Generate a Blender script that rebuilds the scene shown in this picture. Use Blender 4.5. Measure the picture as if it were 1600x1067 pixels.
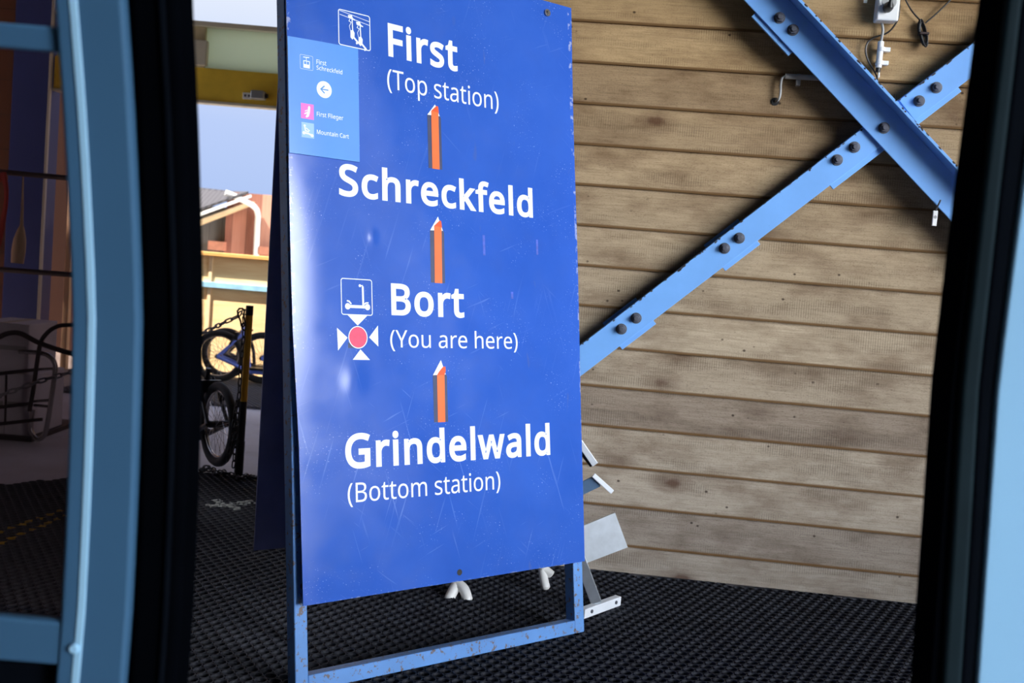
import bpy, math, random, json
import numpy as np
from mathutils import Vector, Matrix
random.seed(7); np.random.seed(7)
PI = math.pi
scn = bpy.context.scene
COL = scn.collection
for o in list(bpy.data.objects): bpy.data.objects.remove(o)

# ------------------------------------------------------------------ camera, light
F = 1700.0; ROLL = 0.08149; PITCH = 0.073819
CAM = np.array([0, 0, 1.1])
_cp, _sp = math.cos(PITCH), math.sin(PITCH)
_fwd = np.array([0, _cp, -_sp]); _r0 = np.array([1., 0, 0]); _u0 = np.cross(_r0, _fwd)
_right = math.cos(ROLL)*_r0 + math.sin(ROLL)*_u0
_up = -math.sin(ROLL)*_r0 + math.cos(ROLL)*_u0
cd = bpy.data.cameras.new('camera'); cam = bpy.data.objects.new('camera', cd); COL.objects.link(cam)
cam.matrix_world = Matrix(((_right[0], _up[0], -_fwd[0], CAM[0]), (_right[1], _up[1], -_fwd[1], CAM[1]),
                           (_right[2], _up[2], -_fwd[2], CAM[2]), (0, 0, 0, 1)))
cd.sensor_width = 36; cd.lens = 36*F/1600; cd.clip_start = 0.05; cd.clip_end = 500
cd.dof.use_dof = True; cd.dof.focus_distance = 2.95; cd.dof.aperture_fstop = 5.6
scn.camera = cam
scn.view_settings.view_transform = 'Standard'; scn.view_settings.look = 'None'
scn.view_settings.gamma = 1; scn.view_settings.use_curve_mapping = False
scn.view_settings.exposure = 0.0

world = bpy.data.worlds.new('sky'); scn.world = world; world.use_nodes = True
wt = world.node_tree; wt.nodes.clear()
def wn(t, **k):
    n = wt.nodes.new(t)
    for a, b in k.items(): setattr(n, a, b)
    return n
w_out = wn('ShaderNodeOutputWorld'); w_bg = wn('ShaderNodeBackground')
w_tc = wn('ShaderNodeTexCoord'); w_sep = wn('ShaderNodeSeparateXYZ')
w_ramp = wn('ShaderNodeValToRGB')
wt.links.new(w_tc.outputs['Generated'], w_sep.inputs[0])
wt.links.new(w_sep.outputs['Z'], w_ramp.inputs[0])
e = w_ramp.color_ramp.elements
e[0].position = 0.0; e[0].color = (0.42, 0.56, 0.90, 1)
e[1].position = 0.9; e[1].color = (0.40, 0.52, 0.88, 1)
x = e.new(0.10); x.color = (0.50, 0.63, 0.96, 1)
x = e.new(0.22); x.color = (0.82, 0.88, 1.0, 1)
x = e.new(0.40); x.color = (0.58, 0.66, 0.97, 1)
w_dot = wn('ShaderNodeVectorMath', operation='DOT_PRODUCT'); w_dot.inputs[1].default_value = Vector((0.72, -0.68, 0.18)).normalized()
wt.links.new(w_tc.outputs['Generated'], w_dot.inputs[0])
w_mr = wn('ShaderNodeMapRange', interpolation_type='SMOOTHSTEP')
w_mr.inputs[1].default_value = 0.93; w_mr.inputs[2].default_value = 0.99
w_mr.inputs[3].default_value = 1.0; w_mr.inputs[4].default_value = 27.0      # added bright sky patch that lights the wall and sign
wt.links.new(w_dot.outputs['Value'], w_mr.inputs[0])
w_m2 = wn('ShaderNodeMapRange', interpolation_type='SMOOTHSTEP'); w_m2.inputs[1].default_value = 0.1; w_m2.inputs[2].default_value = 0.7
wt.links.new(w_dot.outputs['Value'], w_m2.inputs[0])
w_mx = wn('ShaderNodeMix', data_type='RGBA'); w_mx.inputs[7].default_value = (0.80, 0.84, 0.90, 1)        # whiter sky around that patch
wt.links.new(w_m2.outputs[0], w_mx.inputs[0]); wt.links.new(w_ramp.outputs[0], w_mx.inputs[6])
wt.links.new(w_mx.outputs[2], w_bg.inputs[0]); wt.links.new(w_mr.outputs[0], w_bg.inputs[1])
wt.links.new(w_bg.outputs[0], w_out.inputs[0])

sd = bpy.data.lights.new('sun', 'SUN'); sun = bpy.data.objects.new('sun', sd); COL.objects.link(sun)
sd.energy = 20.0; sd.color = (1.0, 0.93, 0.82); sd.angle = 0.009
sun.rotation_euler = Vector((0.50, 0.24, -0.83)).to_track_quat('-Z', 'Y').to_euler(); sun.location = (-8, 6, 9)

# ------------------------------------------------------------------ geometry of the place
def ray(px, py):
    d = _right*(px-800)/F + _up*(533.5-py)/F + _fwd
    return d
def onplane(px, py, P0, N):
    r = ray(px, py); t = np.dot(np.asarray(P0)-CAM, N)/np.dot(r, N); return CAM + t*r
def at(px, py, Y):
    r = ray(px, py); return CAM + r*(Y/r[1])
def onfloor(px, py, z=0.0):
    r = ray(px, py); return CAM + r*((z-CAM[2])/r[2])
W0 = np.array([0.3659, 3.9321, 0.0]); WY = -0.0902
WD = np.array([math.cos(WY), math.sin(WY), 0]); WN = np.array([math.sin(WY), -math.cos(WY), 0])   # along / out of the board wall
UPV = np.array([0, 0, 1.0])
def wpt(s, z, off=0.0): return W0 + WD*s + UPV*z + WN*off
def wpx(px, py, off=0.0): return onplane(px, py, W0+WN*off, WN)
# folding sign
TH = 0.701515; PH = 0.170311
SD = np.array([math.cos(TH), math.sin(TH), 0]); SB = np.array([-math.sin(TH), math.cos(TH), 0])
SV = math.cos(PH)*UPV + math.sin(PH)*SB; SN = np.cross(SD, SV)
SO = np.array([-0.45747, 2.59124, 0.0])
def spt(u, v, n=0.0): return SO + SD*u + SV*v + SN*n

# ------------------------------------------------------------------ mesh helpers
class MB:
    def __init__(s): s.v = []; s.f = []
    def add(s, vs, fs):
        b = len(s.v); s.v += [tuple(map(float, p)) for p in vs]; s.f += [tuple(b+i for i in f) for f in fs]; return s
    def obox(s, c, ax, ay, az, hx, hy, hz):
        c = np.asarray(c, float); ax, ay, az = (np.asarray(a, float) for a in (ax, ay, az)); P = []
        for k in (-1, 1):
            for j in (-1, 1):
                for i in (-1, 1): P.append(c+ax*hx*i+ay*hy*j+az*hz*k)
        return s.add(P, [(0,2,3,1),(4,5,7,6),(0,1,5,4),(2,6,7,3),(0,4,6,2),(1,3,7,5)])
    def box(s, x0, x1, y0, y1, z0, z1):
        return s.obox(((x0+x1)/2, (y0+y1)/2, (z0+z1)/2), (1,0,0), (0,1,0), (0,0,1), abs(x1-x0)/2, abs(y1-y0)/2, abs(z1-z0)/2)
    def prism(s, pts, d):
        d = np.asarray(d, float); n = len(pts); P = [np.asarray(p, float) for p in pts]
        return s.add(P+[p+d for p in P], [tuple(range(n))[::-1], tuple(range(n, 2*n))]+[(i, (i+1) % n, (i+1) % n+n, i+n) for i in range(n)])
    def tube(s, pts, r, n=10, closed=False, caps=True):
        P = [np.asarray(p, float) for p in pts]; m = len(P); rr = r if hasattr(r, '__len__') else [r]*m
        T = []
        for i in range(m):
            if closed: t = P[(i+1) % m]-P[i-1]
            else: t = P[min(i+1, m-1)]-P[max(i-1, 0)]
            T.append(t/(np.linalg.norm(t)+1e-12))
        a = np.array([0, 0, 1.]) if abs(T[0][2]) < .9 else np.array([1., 0, 0])
        u = np.cross(T[0], a); u /= np.linalg.norm(u); vs = []; fs = []
        for i in range(m):
            u = u-T[i]*np.dot(u, T[i]); u /= np.linalg.norm(u)+1e-12; w = np.cross(T[i], u)
            for k in range(n):
                an = 2*PI*k/n; vs.append(P[i]+rr[i]*(u*math.cos(an)+w*math.sin(an)))
        for i in range(m if closed else m-1):
            j = (i+1) % m
            for k in range(n): fs.append((i*n+k, i*n+(k+1) % n, j*n+(k+1) % n, j*n+k))
        if not closed and caps: fs += [tuple(range(n))[::-1], tuple(range((m-1)*n, m*n))]
        return s.add(vs, fs)
    def cyl(s, c, ax, r, h, n=20, r2=None):
        c = np.asarray(c, float); ax = np.asarray(ax, float); ax = ax/np.linalg.norm(ax)
        return s.tube([c, c+ax*h], [r, r if r2 is None else r2], n)
    def grid(s, fn, nu, nv):
        vs = [fn(i/nu, j/nv) for j in range(nv+1) for i in range(nu+1)]
        return s.add(vs, [(j*(nu+1)+i, j*(nu+1)+i+1, (j+1)*(nu+1)+i+1, (j+1)*(nu+1)+i) for j in range(nv) for i in range(nu)])
    def build(s, name, mat, parent=None, smooth=False, bevel=0, seg=2, origin=None):
        me = bpy.data.meshes.new(name)
        off = np.zeros(3) if origin is None else np.asarray(origin, float)
        me.from_pydata([tuple(np.array(p)-off) for p in s.v], [], s.f); me.update()
        o = bpy.data.objects.new(name, me); COL.objects.link(o)
        if mat: me.materials.append(mat)
        if parent is not None: o.parent = parent
        elif origin is not None: o.location = off
        if smooth:
            for p in me.polygons: p.use_smooth = True
            if smooth != 'all':
                try: me.set_sharp_from_angle(angle=0.7)
                except Exception: pass
        if bevel:
            b = o.modifiers.new('bevel', 'BEVEL'); b.width = bevel; b.segments = seg; b.limit_method = 'ANGLE'
        return o
def tag(o, label=None, cat=None, group=None, kind=None):
    if label: o['label'] = label
    if cat: o['category'] = cat
    if group: o['group'] = group
    if kind: o['kind'] = kind
    return o
def thing(name, loc, label, cat, group=None, rotz=0):
    o = bpy.data.objects.new(name, None); COL.objects.link(o); o.empty_display_size = .1
    o.location = loc; o.rotation_euler = (0, 0, rotz); return tag(o, label, cat, group)
def struct(o): return tag(o, kind='structure')
def smoothpath(pts, n=6):
    P = [np.asarray(p, float) for p in pts]; P = [2*P[0]-P[1]]+P+[2*P[-1]-P[-2]]; out = []
    for i in range(1, len(P)-2):
        for k in range(n):
            t = k/n; a, b, c, d = P[i-1:i+3]
            out.append(.5*((2*b)+(-a+c)*t+(2*a-5*b+4*c-d)*t*t+(-a+3*b-3*c+d)*t**3))
    out.append(P[-2]); return out

# ------------------------------------------------------------------ materials
def srgb(r, g, b):
    f = lambda c: (c/255/12.92 if c/255 <= .04045 else ((c/255+.055)/1.055)**2.4)
    return (f(r), f(g), f(b), 1)
class NT:
    def __init__(s, name):
        s.m = bpy.data.materials.new(name); s.m.use_nodes = True; s.t = s.m.node_tree
        s.b = s.t.nodes['Principled BSDF']; s.out = s.t.nodes['Material Output']
    def n(s, typ, ins=None, **k):
        nd = s.t.nodes.new(typ)
        for a, b in k.items(): setattr(nd, a, b)
        for a, b in (ins or {}).items(): s.set(nd.inputs[a], b)
        return nd
    def set(s, sock, val):
        if isinstance(val, bpy.types.NodeSocket): s.t.links.new(val, sock)
        else: sock.default_value = val
    def p(s, **k):
        for a, b in k.items(): s.set(s.b.inputs[a.replace('_', ' ')], b)
    def coord(s, scale=(1,1,1), rot=(0,0,0), loc=(0,0,0), out='Object'):
        c = s.n('ShaderNodeTexCoord'); mp = s.n('ShaderNodeMapping', {'Vector': c.outputs[out], 'Scale': scale, 'Rotation': rot, 'Location': loc}); return mp.outputs[0]
    def noise(s, vec, scale, detail=4, rough=.55, dist=0): return s.n('ShaderNodeTexNoise', {'Vector': vec, 'Scale': scale, 'Detail': detail, 'Roughness': rough, 'Distortion': dist}).outputs['Fac']
    def ramp(s, fac, stops):
        r = s.n('ShaderNodeValToRGB', {'Fac': fac}); el = r.color_ramp.elements
        el[0].position, el[0].color = stops[0]; el[1].position, el[1].color = stops[-1]
        for p_, c_ in stops[1:-1]: z = el.new(p_); z.color = c_
        return r.outputs[0]
    def mix(s, fac, a, b, mode='MIX'):
        m = s.n('ShaderNodeMix', data_type='RGBA', blend_type=mode)
        s.set(m.inputs[0], fac); s.set(m.inputs[6], a); s.set(m.inputs[7], b); return m.outputs[2]
    def math(s, op, a, b=0.0, c=None):
        m = s.n('ShaderNodeMath', operation=op); s.set(m.inputs[0], a); s.set(m.inputs[1], b)
        if c is not None: s.set(m.inputs[2], c)
        return m.outputs[0]
    def bump(s, h, strength=.3, dist=.002): 
        b = s.n('ShaderNodeBump', {'Height': h, 'Strength': strength, 'Distance': dist}); s.set(s.b.inputs['Normal'], b.outputs[0])
def g(v): return (v, v, v, 1)
def simple(name, col, rough=.5, metal=0, var=.15, scale=12, spec=.5, coat=0):
    t = NT(name); v = t.noise(t.coord(), scale, 5)
    dark = tuple(c*(1-var) for c in col[:3])+(1,); lite = tuple(min(1, c*(1+var)) for c in col[:3])+(1,)
    t.p(Base_Color=t.ramp(v, [(.3, dark), (.7, lite)]), Roughness=rough, Metallic=metal)
    t.b.inputs['Specular IOR Level'].default_value = spec
    if coat: t.b.inputs['Coat Weight'].default_value = coat
    return t.m
def chipped(name, col, chip=(.02,.02,.025,1), rough=.4, amount=.66, scale=40, soft=.03, var=.12, metal=0):
    t = NT(name); c = t.coord()
    v = t.noise(c, 6, 5); ch = t.noise(c, scale, 6, .7)
    base = t.ramp(v, [(.3, tuple(x*(1-var) for x in col[:3])+(1,)), (.7, tuple(min(1, x*(1+var)) for x in col[:3])+(1,))])
    f = t.ramp(ch, [(amount, g(0)), (amount+soft, g(1))])
    t.p(Base_Color=t.mix(f, base, chip), Roughness=rough, Metallic=metal); t.bump(ch, .15, .001)
    return t.m

M = {}
M['navy_frame'] = chipped('blue_steel_frame_paint', srgb(88, 140, 205), srgb(104, 92, 90), .5, .565, 60, .05)
M['brace'] = chipped('blue_brace_paint', srgb(122, 178, 244), srgb(40, 44, 60), .38, .72, 55, .02, .06)
M['bolt'] = simple('dark_steel_bolt', srgb(96, 99, 110), .42, .45)
M['white'] = simple('white_print', srgb(232, 244, 252), .35, var=.02)
M['white_plastic'] = simple('white_plastic', srgb(240, 240, 238), .4, var=.03)
M['grey_plastic'] = simple('grey_plastic', srgb(170, 170, 168), .45, var=.05)
M['black_rubber'] = simple('black_rubber', (.0013, .0018, .003, 1), .9, spec=.0)
M['black_plastic'] = simple('black_plastic', (.012, .012, .013, 1), .4)
M['alu'] = simple('brushed_aluminium', srgb(190, 198, 206), .36, .55, .08, 30)
M['alu_white'] = simple('white_coated_metal', srgb(224, 230, 238), .4, .1, .05)
M['orange'] = simple('orange_tape', srgb(246, 108, 40), .5, var=.06)
M['orange_dark'] = simple('orange_tape_fold', srgb(238, 80, 14), .5, var=.05)
M['arrow_grey'] = simple('grey_arrow_film', srgb(52, 60, 92), .45, var=.12, scale=40)
M['red_dot'] = simple('red_dot_film', srgb(226, 66, 102), .4, var=.1, scale=60)
M['plate'] = simple('light_blue_plate', srgb(76, 142, 222), .35, var=.03)
M['plate_mark'] = simple('blue_mark', srgb(80, 140, 205), .4, var=.02)
M['pink'] = simple('magenta_film', srgb(248, 110, 200), .4, var=.03)
M['pale_square'] = simple('pale_blue_film', srgb(150, 192, 244), .4, var=.02)
M['rear_panel'] = simple('dark_blue_rear_panel', srgb(124, 130, 178), .5, var=.1)
M['slate'] = simple('slate_blue_frame', srgb(64, 104, 138), .55, var=.04, scale=3, spec=.15)
M['trim'] = simple('pale_blue_highlight', (.40, .72, .98, 1), .3, var=.01)  # pale blue of the painted frame-edge highlight, also used on the screw
M['lining'] = simple('light_blue_lining', (.31, .60, .88, 1), .5, var=.02, scale=2, spec=.2)
M['dark_frame'] = simple('dark_frame_profile', (.0025, .004, .007, 1), .75, spec=.02)
M['yellow'] = simple('yellow_header_board', (.95, .66, .07, 1), .5, var=.06)
M['pale_trim'] = simple('pale_trim', srgb(226, 222, 205), .5, var=.05)
M['beige'] = simple('beige_board', srgb(205, 192, 158), .55, var=.08)
M['blue_door'] = simple('dark_blue_door_panel', srgb(70, 84, 150), .5, var=.06)
M['steel'] = simple('galvanised_chain', srgb(168, 168, 174), .4, .35)
M['dark_chain'] = simple('weathered_chain', srgb(66, 64, 64), .5, .3)
M['chrome'] = simple('chrome_tube', srgb(190, 185, 182), .25, .9)
M['cardboard'] = simple('white_carton', srgb(228, 224, 230), .7, var=.04)
M['tyre'] = simple('tyre_rubber', (.02, .02, .022, 1), .7)
M['bike_blue'] = simple('blue_scooter_paint', srgb(128, 152, 252), .35, var=.06)
M['red_rope'] = simple('red_rope', srgb(150, 40, 28), .8, var=.2, scale=80)
M['canvas'] = simple('beige_canvas', srgb(176, 150, 120), .85, var=.15)
M['rail_dark'] = simple('dark_rail', srgb(50, 34, 32), .6)
M['concrete_ceiling'] = simple('station_roof_lining', srgb(60, 54, 46), .85)
M['plaster'] = simple('station_wall_boards', srgb(74, 60, 46), .85)
M['pale_post'] = simple('pale_timber', srgb(235, 205, 165), .7, var=.1)

def wood_siding():
    t = NT('weathered_board_siding')
    tc = t.n('ShaderNodeTexCoord'); co = tc.outputs['Object']
    sep = t.n('ShaderNodeSeparateXYZ', {'Vector': co})
    bid = t.math('FLOOR', t.math('DIVIDE', t.math('SUBTRACT', sep.outputs['Z'], BOARD0), PITCHB))
    rnd = t.n('ShaderNodeTexWhiteNoise', {'W': bid}, noise_dimensions='1D').outputs['Value']
    shift = t.math('MULTIPLY', rnd, 37.0)
    vec = t.n('ShaderNodeCombineXYZ', {'X': t.math('ADD', sep.outputs['X'], shift), 'Y': shift, 'Z': sep.outputs['Z']}).outputs[0]
    def mp(sc): return t.n('ShaderNodeMapping', {'Vector': vec, 'Scale': sc}).outputs[0]
    grain = t.noise(mp((3.2, 1, 62)), 3, 6, .62, .5)
    blot = t.noise(mp((2.6, 1, 6)), 1.6, 5, .6)
    fine = t.noise(mp((60, 1, 190)), 2.6, 3, .6)
    col = t.ramp(grain, [(.25, srgb(166, 157, 145)), (.5, srgb(194, 184, 171)), (.75, srgb(208, 199, 187))])
    col = t.mix(t.ramp(blot, [(.45, g(0)), (.70, g(.62))]), col, srgb(112, 92, 76))
    col = t.mix(t.ramp(fine, [(.30, g(.5)), (.46, g(0))]), col, srgb(86, 74, 62))
    # rows of saw marks near the top of some boards
    wav = t.n('ShaderNodeTexWave', {'Vector': mp((1, 1, .12)), 'Scale': 38.0, 'Distortion': 1.6, 'Detail': 2.0, 'Detail Scale': 2.0}, wave_type='BANDS', bands_direction='X').outputs['Fac']
    sawmask = t.ramp(t.noise(mp((1.3, 1, 7)), 2.2, 2), [(.52, g(0)), (.66, g(.30))])
    col = t.mix(t.math('MULTIPLY', sawmask, t.ramp(wav, [(.35, g(1)), (.6, g(0))])), col, srgb(70, 62, 54))
    # knots
    kv = t.n('ShaderNodeTexVoronoi', {'Vector': mp((3.1, 1, 6.2)), 'Scale': 1.0, 'Randomness': 1.0}, feature='F1')
    kd = t.math('ADD', kv.outputs['Distance'], t.math('MULTIPLY', t.math('SUBTRACT', t.noise(vec, 30, 3), .5), .12))
    col = t.mix(t.ramp(kd, [(.06, g(.85)), (.13, g(.4)), (.30, g(0))]), col, srgb(92, 66, 52))
    sp = t.n('ShaderNodeTexVoronoi', {'Vector': mp((16, 1, 20)), 'Scale': 1.0}, feature='F1').outputs['Distance']
    col = t.mix(t.ramp(sp, [(.06, g(.85)), (.11, g(0))]), col, srgb(56, 44, 38)) if False else t.mix(t.math('MULTIPLY', t.ramp(sp, [(.06, g(.85)), (.11, g(0))]), t.ramp(t.noise(vec, 5, 1), [(.54, g(0)), (.58, g(1))])), col, srgb(56, 44, 38))
    tint = t.ramp(rnd, [(0, srgb(215, 206, 196)), (.5, srgb(238, 232, 222)), (1, srgb(255, 252, 246))])
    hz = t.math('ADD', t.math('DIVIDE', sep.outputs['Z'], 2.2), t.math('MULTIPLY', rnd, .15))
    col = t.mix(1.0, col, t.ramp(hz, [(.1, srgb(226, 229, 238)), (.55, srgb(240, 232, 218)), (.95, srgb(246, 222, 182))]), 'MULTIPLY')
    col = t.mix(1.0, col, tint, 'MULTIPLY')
    # the bare brown lower edge of each board
    fr = t.math('FRACT', t.math('DIVIDE', t.math('SUBTRACT', sep.outputs['Z'], BOARD0), PITCHB))
    col = t.mix(t.ramp(fr, [(.0, g(1)), (.045, g(.9)), (.075, g(0))]), col, srgb(104, 76, 44))
    t.p(Base_Color=col, Roughness=.82); t.b.inputs['Specular IOR Level'].default_value = .2
    h = t.math('ADD', t.math('MULTIPLY', grain, .7), t.math('MULTIPLY', fine, .5))
    t.bump(h, .22, .0015)
    return t.m
PITCHB = 0.1437; BOARD0 = -0.047
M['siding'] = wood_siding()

def planks(name, cols, width, axis='X', rough=.75):
    t = NT(name); tc = t.n('ShaderNodeTexCoord'); sep = t.n('ShaderNodeSeparateXYZ', {'Vector': tc.outputs['Object']})
    d = t.math('DIVIDE', sep.outputs[axis], width); rnd = t.n('ShaderNodeTexWhiteNoise', {'W': t.math('FLOOR', d)}, noise_dimensions='1D').outputs['Value']
    sc = (40, 40, 2) if axis != 'Z' else (2, 2, 40)
    gr = t.noise(t.n('ShaderNodeMapping', {'Vector': tc.outputs['Object'], 'Scale': sc}).outputs[0], 1.2, 5)
    c = t.ramp(t.math('ADD', t.math('MULTIPLY', rnd, .6), t.math('MULTIPLY', gr, .4)), [(.1, cols[0]), (.5, cols[1]), (.9, cols[2])])
    fr = t.math('FRACT', d)
    c = t.mix(t.ramp(fr, [(0, g(.8)), (.06, g(0))]), c, srgb(40, 26, 20))
    t.p(Base_Color=c, Roughness=rough); return t.m
M['hut_wood'] = planks('red_brown_planks', [srgb(112, 66, 54), srgb(160, 104, 86), srgb(196, 146, 124)], .17)
M['hut_grey'] = planks('grey_planks', [srgb(80, 76, 74), srgb(112, 106, 102), srgb(140, 132, 124)], .15)
M['brown_wall'] = planks('brown_timber_wall', [srgb(92, 54, 34), srgb(116, 70, 44), srgb(132, 84, 54)], .22, 'Z')
M['shed_wall'] = planks('dark_brown_shed', [srgb(70, 46, 36), srgb(92, 62, 48), srgb(110, 78, 60)], .2)
def ply():
    t = NT('plywood'); c = t.coord((1.2, 1, 8)); n1 = t.noise(c, 2.2, 5, .6, 1.2); k = t.n('ShaderNodeTexVoronoi', {'Vector': t.coord((2, 1, 3)), 'Scale': 1.4}).outputs['Distance']
    col = t.ramp(n1, [(.3, srgb(236, 194, 140)), (.7, srgb(248, 218, 168))]); col = t.mix(t.ramp(k, [(.03, g(.8)), (.08, g(0))]), col, srgb(160, 100, 50))
    t.p(Base_Color=col, Roughness=.6); return t.m
M['ply'] = ply()
M['ply_edge'] = simple('plywood_cap', srgb(226, 168, 98), .6, var=.08)
def corr():
    t = NT('corrugated_roof'); t.p(Base_Color=srgb(62, 60, 64), Roughness=.55)
    w = t.n('ShaderNodeTexWave', {'Vector': t.coord(), 'Scale': 4.0}, bands_direction='X'); t.bump(w.outputs['Fac'], .6, .02); return t.m
M['corr'] = corr()

def panel_mat():
    t = NT('scratched_blue_sign_enamel'); tc = t.n('ShaderNodeTexCoord'); uv = tc.outputs['UV']
    def mp(sc, rot=0, loc=(0,0,0)): return t.n('ShaderNodeMapping', {'Vector': uv, 'Scale': sc, 'Rotation': (0, 0, rot), 'Location': loc}).outputs[0]
    v = t.noise(mp((1,1,1)), 3.0, 5, .6)
    col = t.ramp(v, [(.3, srgb(46, 88, 180)), (.7, srgb(56, 98, 191))])
    # long thin scratches in a few directions and scattered chips
    scr = None
    for i, (rot, sc, th) in enumerate([(.35, (90, 3.0, 1), .665), (-.3, (80, 2.6, 1), .67), (1.2, (100, 5, 1), .69), (-.9, (110, 6, 1), .70)]):
        rv = mp((1, 1, 1), rot, (i*.73, i*.31, 0)); q = t.ramp(t.noise(t.n('ShaderNodeMapping', {'Vector': rv, 'Scale': sc}).outputs[0], 1.0, 2, .5), [(th, g(0)), (th+.05, g(.38))])
        scr = q if scr is None else t.math('MAXIMUM', scr, q)
    sv = t.n('ShaderNodeSeparateXYZ', {'Vector': uv}).outputs['Y']; mask = t.math('MULTIPLY', t.ramp(t.noise(mp((1,1,1), 0, (4,9,0)), 3.4, 3), [(.42, g(.1)), (.62, g(.8))]), t.ramp(t.math('DIVIDE', sv, 2.0), [(.42, g(1)), (.62, g(.3))]))
    col = t.mix(t.math('MULTIPLY', scr, mask), col, srgb(150, 178, 240))
    chips = t.math('MULTIPLY', t.ramp(t.noise(mp((1,1,1), 0, (2,5,0)), 210, 2, .5), [(.67, g(0)), (.72, g(.6))]), t.ramp(t.noise(mp((1,1,1), 0, (8,1,0)), 6, 2), [(.5, g(0)), (.6, g(1))]))
    col = t.mix(chips, col, srgb(190, 208, 245))
    sepuv = t.n('ShaderNodeSeparateXYZ', {'Vector': uv})
    # worn pale rim
    eu = t.math('MINIMUM', sepuv.outputs['X'], t.math('SUBTRACT', .965, sepuv.outputs['X'])); ev = t.math('SUBTRACT', sepuv.outputs['Y'], .217)
    ed = t.math('MINIMUM', eu, ev)
    rim = t.math('MULTIPLY', t.ramp(ed, [(.0004, g(.55)), (.0032, g(0))]), t.ramp(t.noise(mp((1,1,1)), 45, 4), [(.54, g(0)), (.62, g(.9))]))
    col = t.mix(rim, col, srgb(200, 206, 220))
    gum = t.math('MULTIPLY', t.ramp(t.noise(mp((30, 8, 1), 0, (3,3,0)), 1.0, 1), [(.72, g(0)), (.75, g(.3))]), t.ramp(sepuv.outputs['X'], [(.45, g(0)), (.6, g(1))]))
    col = t.mix(gum, col, srgb(92, 104, 150))
    rough = t.ramp(t.noise(mp((1,1,1), 0, (1,1,0)), 14, 5), [(.35, g(.11)), (.7, g(.22))])
    t.p(Base_Color=col, Roughness=rough); t.b.inputs['Specular IOR Level'].default_value = .6
    t.bump(t.noise(mp((1,1,1)), 5, 2), .12, .004)
    return t.m
M['panel'] = panel_mat()

def mat_rubber():
    t = NT('black_ring_mat_rubber'); c = t.coord(); sep = t.n('ShaderNodeSeparateXYZ', {'Vector': c})
    col = t.ramp(t.noise(c, 9, 4), [(.3, (.009, .010, .016, 1)), (.7, (.020, .023, .033, 1))])
    X, Y = sep.outputs['X'], sep.outputs['Y']
    left_tone = t.math('MULTIPLY', t.ramp(X, [(0, g(0)), (1, g(0))]) if False else t.n('ShaderNodeMapRange', {'Value': X, 1: -1.1, 2: -.25, 3: .85, 4: 0.0}).outputs[0], t.ramp(t.noise(c, 3, 4), [(.3, g(.35)), (.7, g(1))]))
    col = t.mix(left_tone, col, (.062, .064, .074, 1))        # paler grey towards the left side
    dash = t.ramp(t.math('FRACT', t.math('MULTIPLY', Y, 17.0)), [(.5, g(1)), (.55, g(0))])
    # two dotted yellow lines and a worn white stroke painted on the mat
    for (xa, ya, xb, yb, wd, colr, op) in MARKS:
        L = math.hypot(xb-xa, yb-ya); nx, ny = -(yb-ya)/L, (xb-xa)/L; tx, ty = (xb-xa)/L, (yb-ya)/L
        dist = t.math('ABSOLUTE', t.math('ADD', t.math('ADD', t.math('MULTIPLY', X, nx), t.math('MULTIPLY', Y, ny)), -(xa*nx+ya*ny)))
        along = t.math('ADD', t.math('ADD', t.math('MULTIPLY', X, tx), t.math('MULTIPLY', Y, ty)), -(xa*tx+ya*ty))
        m = t.math('MULTIPLY', t.math('LESS_THAN', dist, wd), t.math('MULTIPLY', t.math('GREATER_THAN', along, 0), t.math('LESS_THAN', along, L)))
        if op: m = t.math('MULTIPLY', m, dash)
        else: m = t.math('MULTIPLY', m, t.ramp(t.noise(c, 40, 3), [(.44, g(0)), (.5, g(1))]))
        col = t.mix(m, col, colr)
    t.p(Base_Color=col, Roughness=.6); t.b.inputs['Specular IOR Level'].default_value = .2
    return t.m
def fl(px, py): return tuple(onfloor(px, py)[:2])
MARKS = [fl(-30, 840)+fl(118, 789)+(.013, srgb(214, 170, 40), 1), fl(-30, 859)+fl(118, 799)+(.013, srgb(214, 170, 40), 1),
         fl(326, 790)+fl(398, 783)+(.030, srgb(205, 208, 200), 0), fl(335, 780)+fl(375, 795)+(.02, srgb(205, 208, 200), 0)]
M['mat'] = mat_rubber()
def conc():
    t = NT('worn_concrete'); c = t.coord(); col = t.ramp(t.noise(c, 2.5, 7, .62), [(.3, srgb(186, 180, 180)), (.7, srgb(216, 212, 216))])
    t.p(Base_Color=col, Roughness=.7); t.bump(t.noise(c, 60, 3), .2, .002); return t.m
M['concrete'] = conc()
def ground():
    t = NT('outdoor_gravel_ground'); c = t.coord(); col = t.ramp(t.noise(c, 1.2, 8, .65), [(.3, srgb(150, 146, 140)), (.7, srgb(190, 186, 176))]); t.p(Base_Color=col, Roughness=.9); return t.m
M['ground'] = ground()
def glass(name, tint, gl=.08):
    t = NT(name); t.t.nodes.remove(t.b)
    tr = t.n('ShaderNodeBsdfTransparent', {'Color': tint}); gb = t.n('ShaderNodeBsdfGlossy', {'Color': g(.9), 'Roughness': .06})
    mx = t.n('ShaderNodeMixShader', {0: gl}); t.t.links.new(tr.outputs[0], mx.inputs[1]); t.t.links.new(gb.outputs[0], mx.inputs[2])
    t.t.links.new(mx.outputs[0], t.out.inputs[0]); return t.m
M['tint_glass'] = glass('brown_tinted_glass', (.56, .50, .50, 1), .03)
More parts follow.
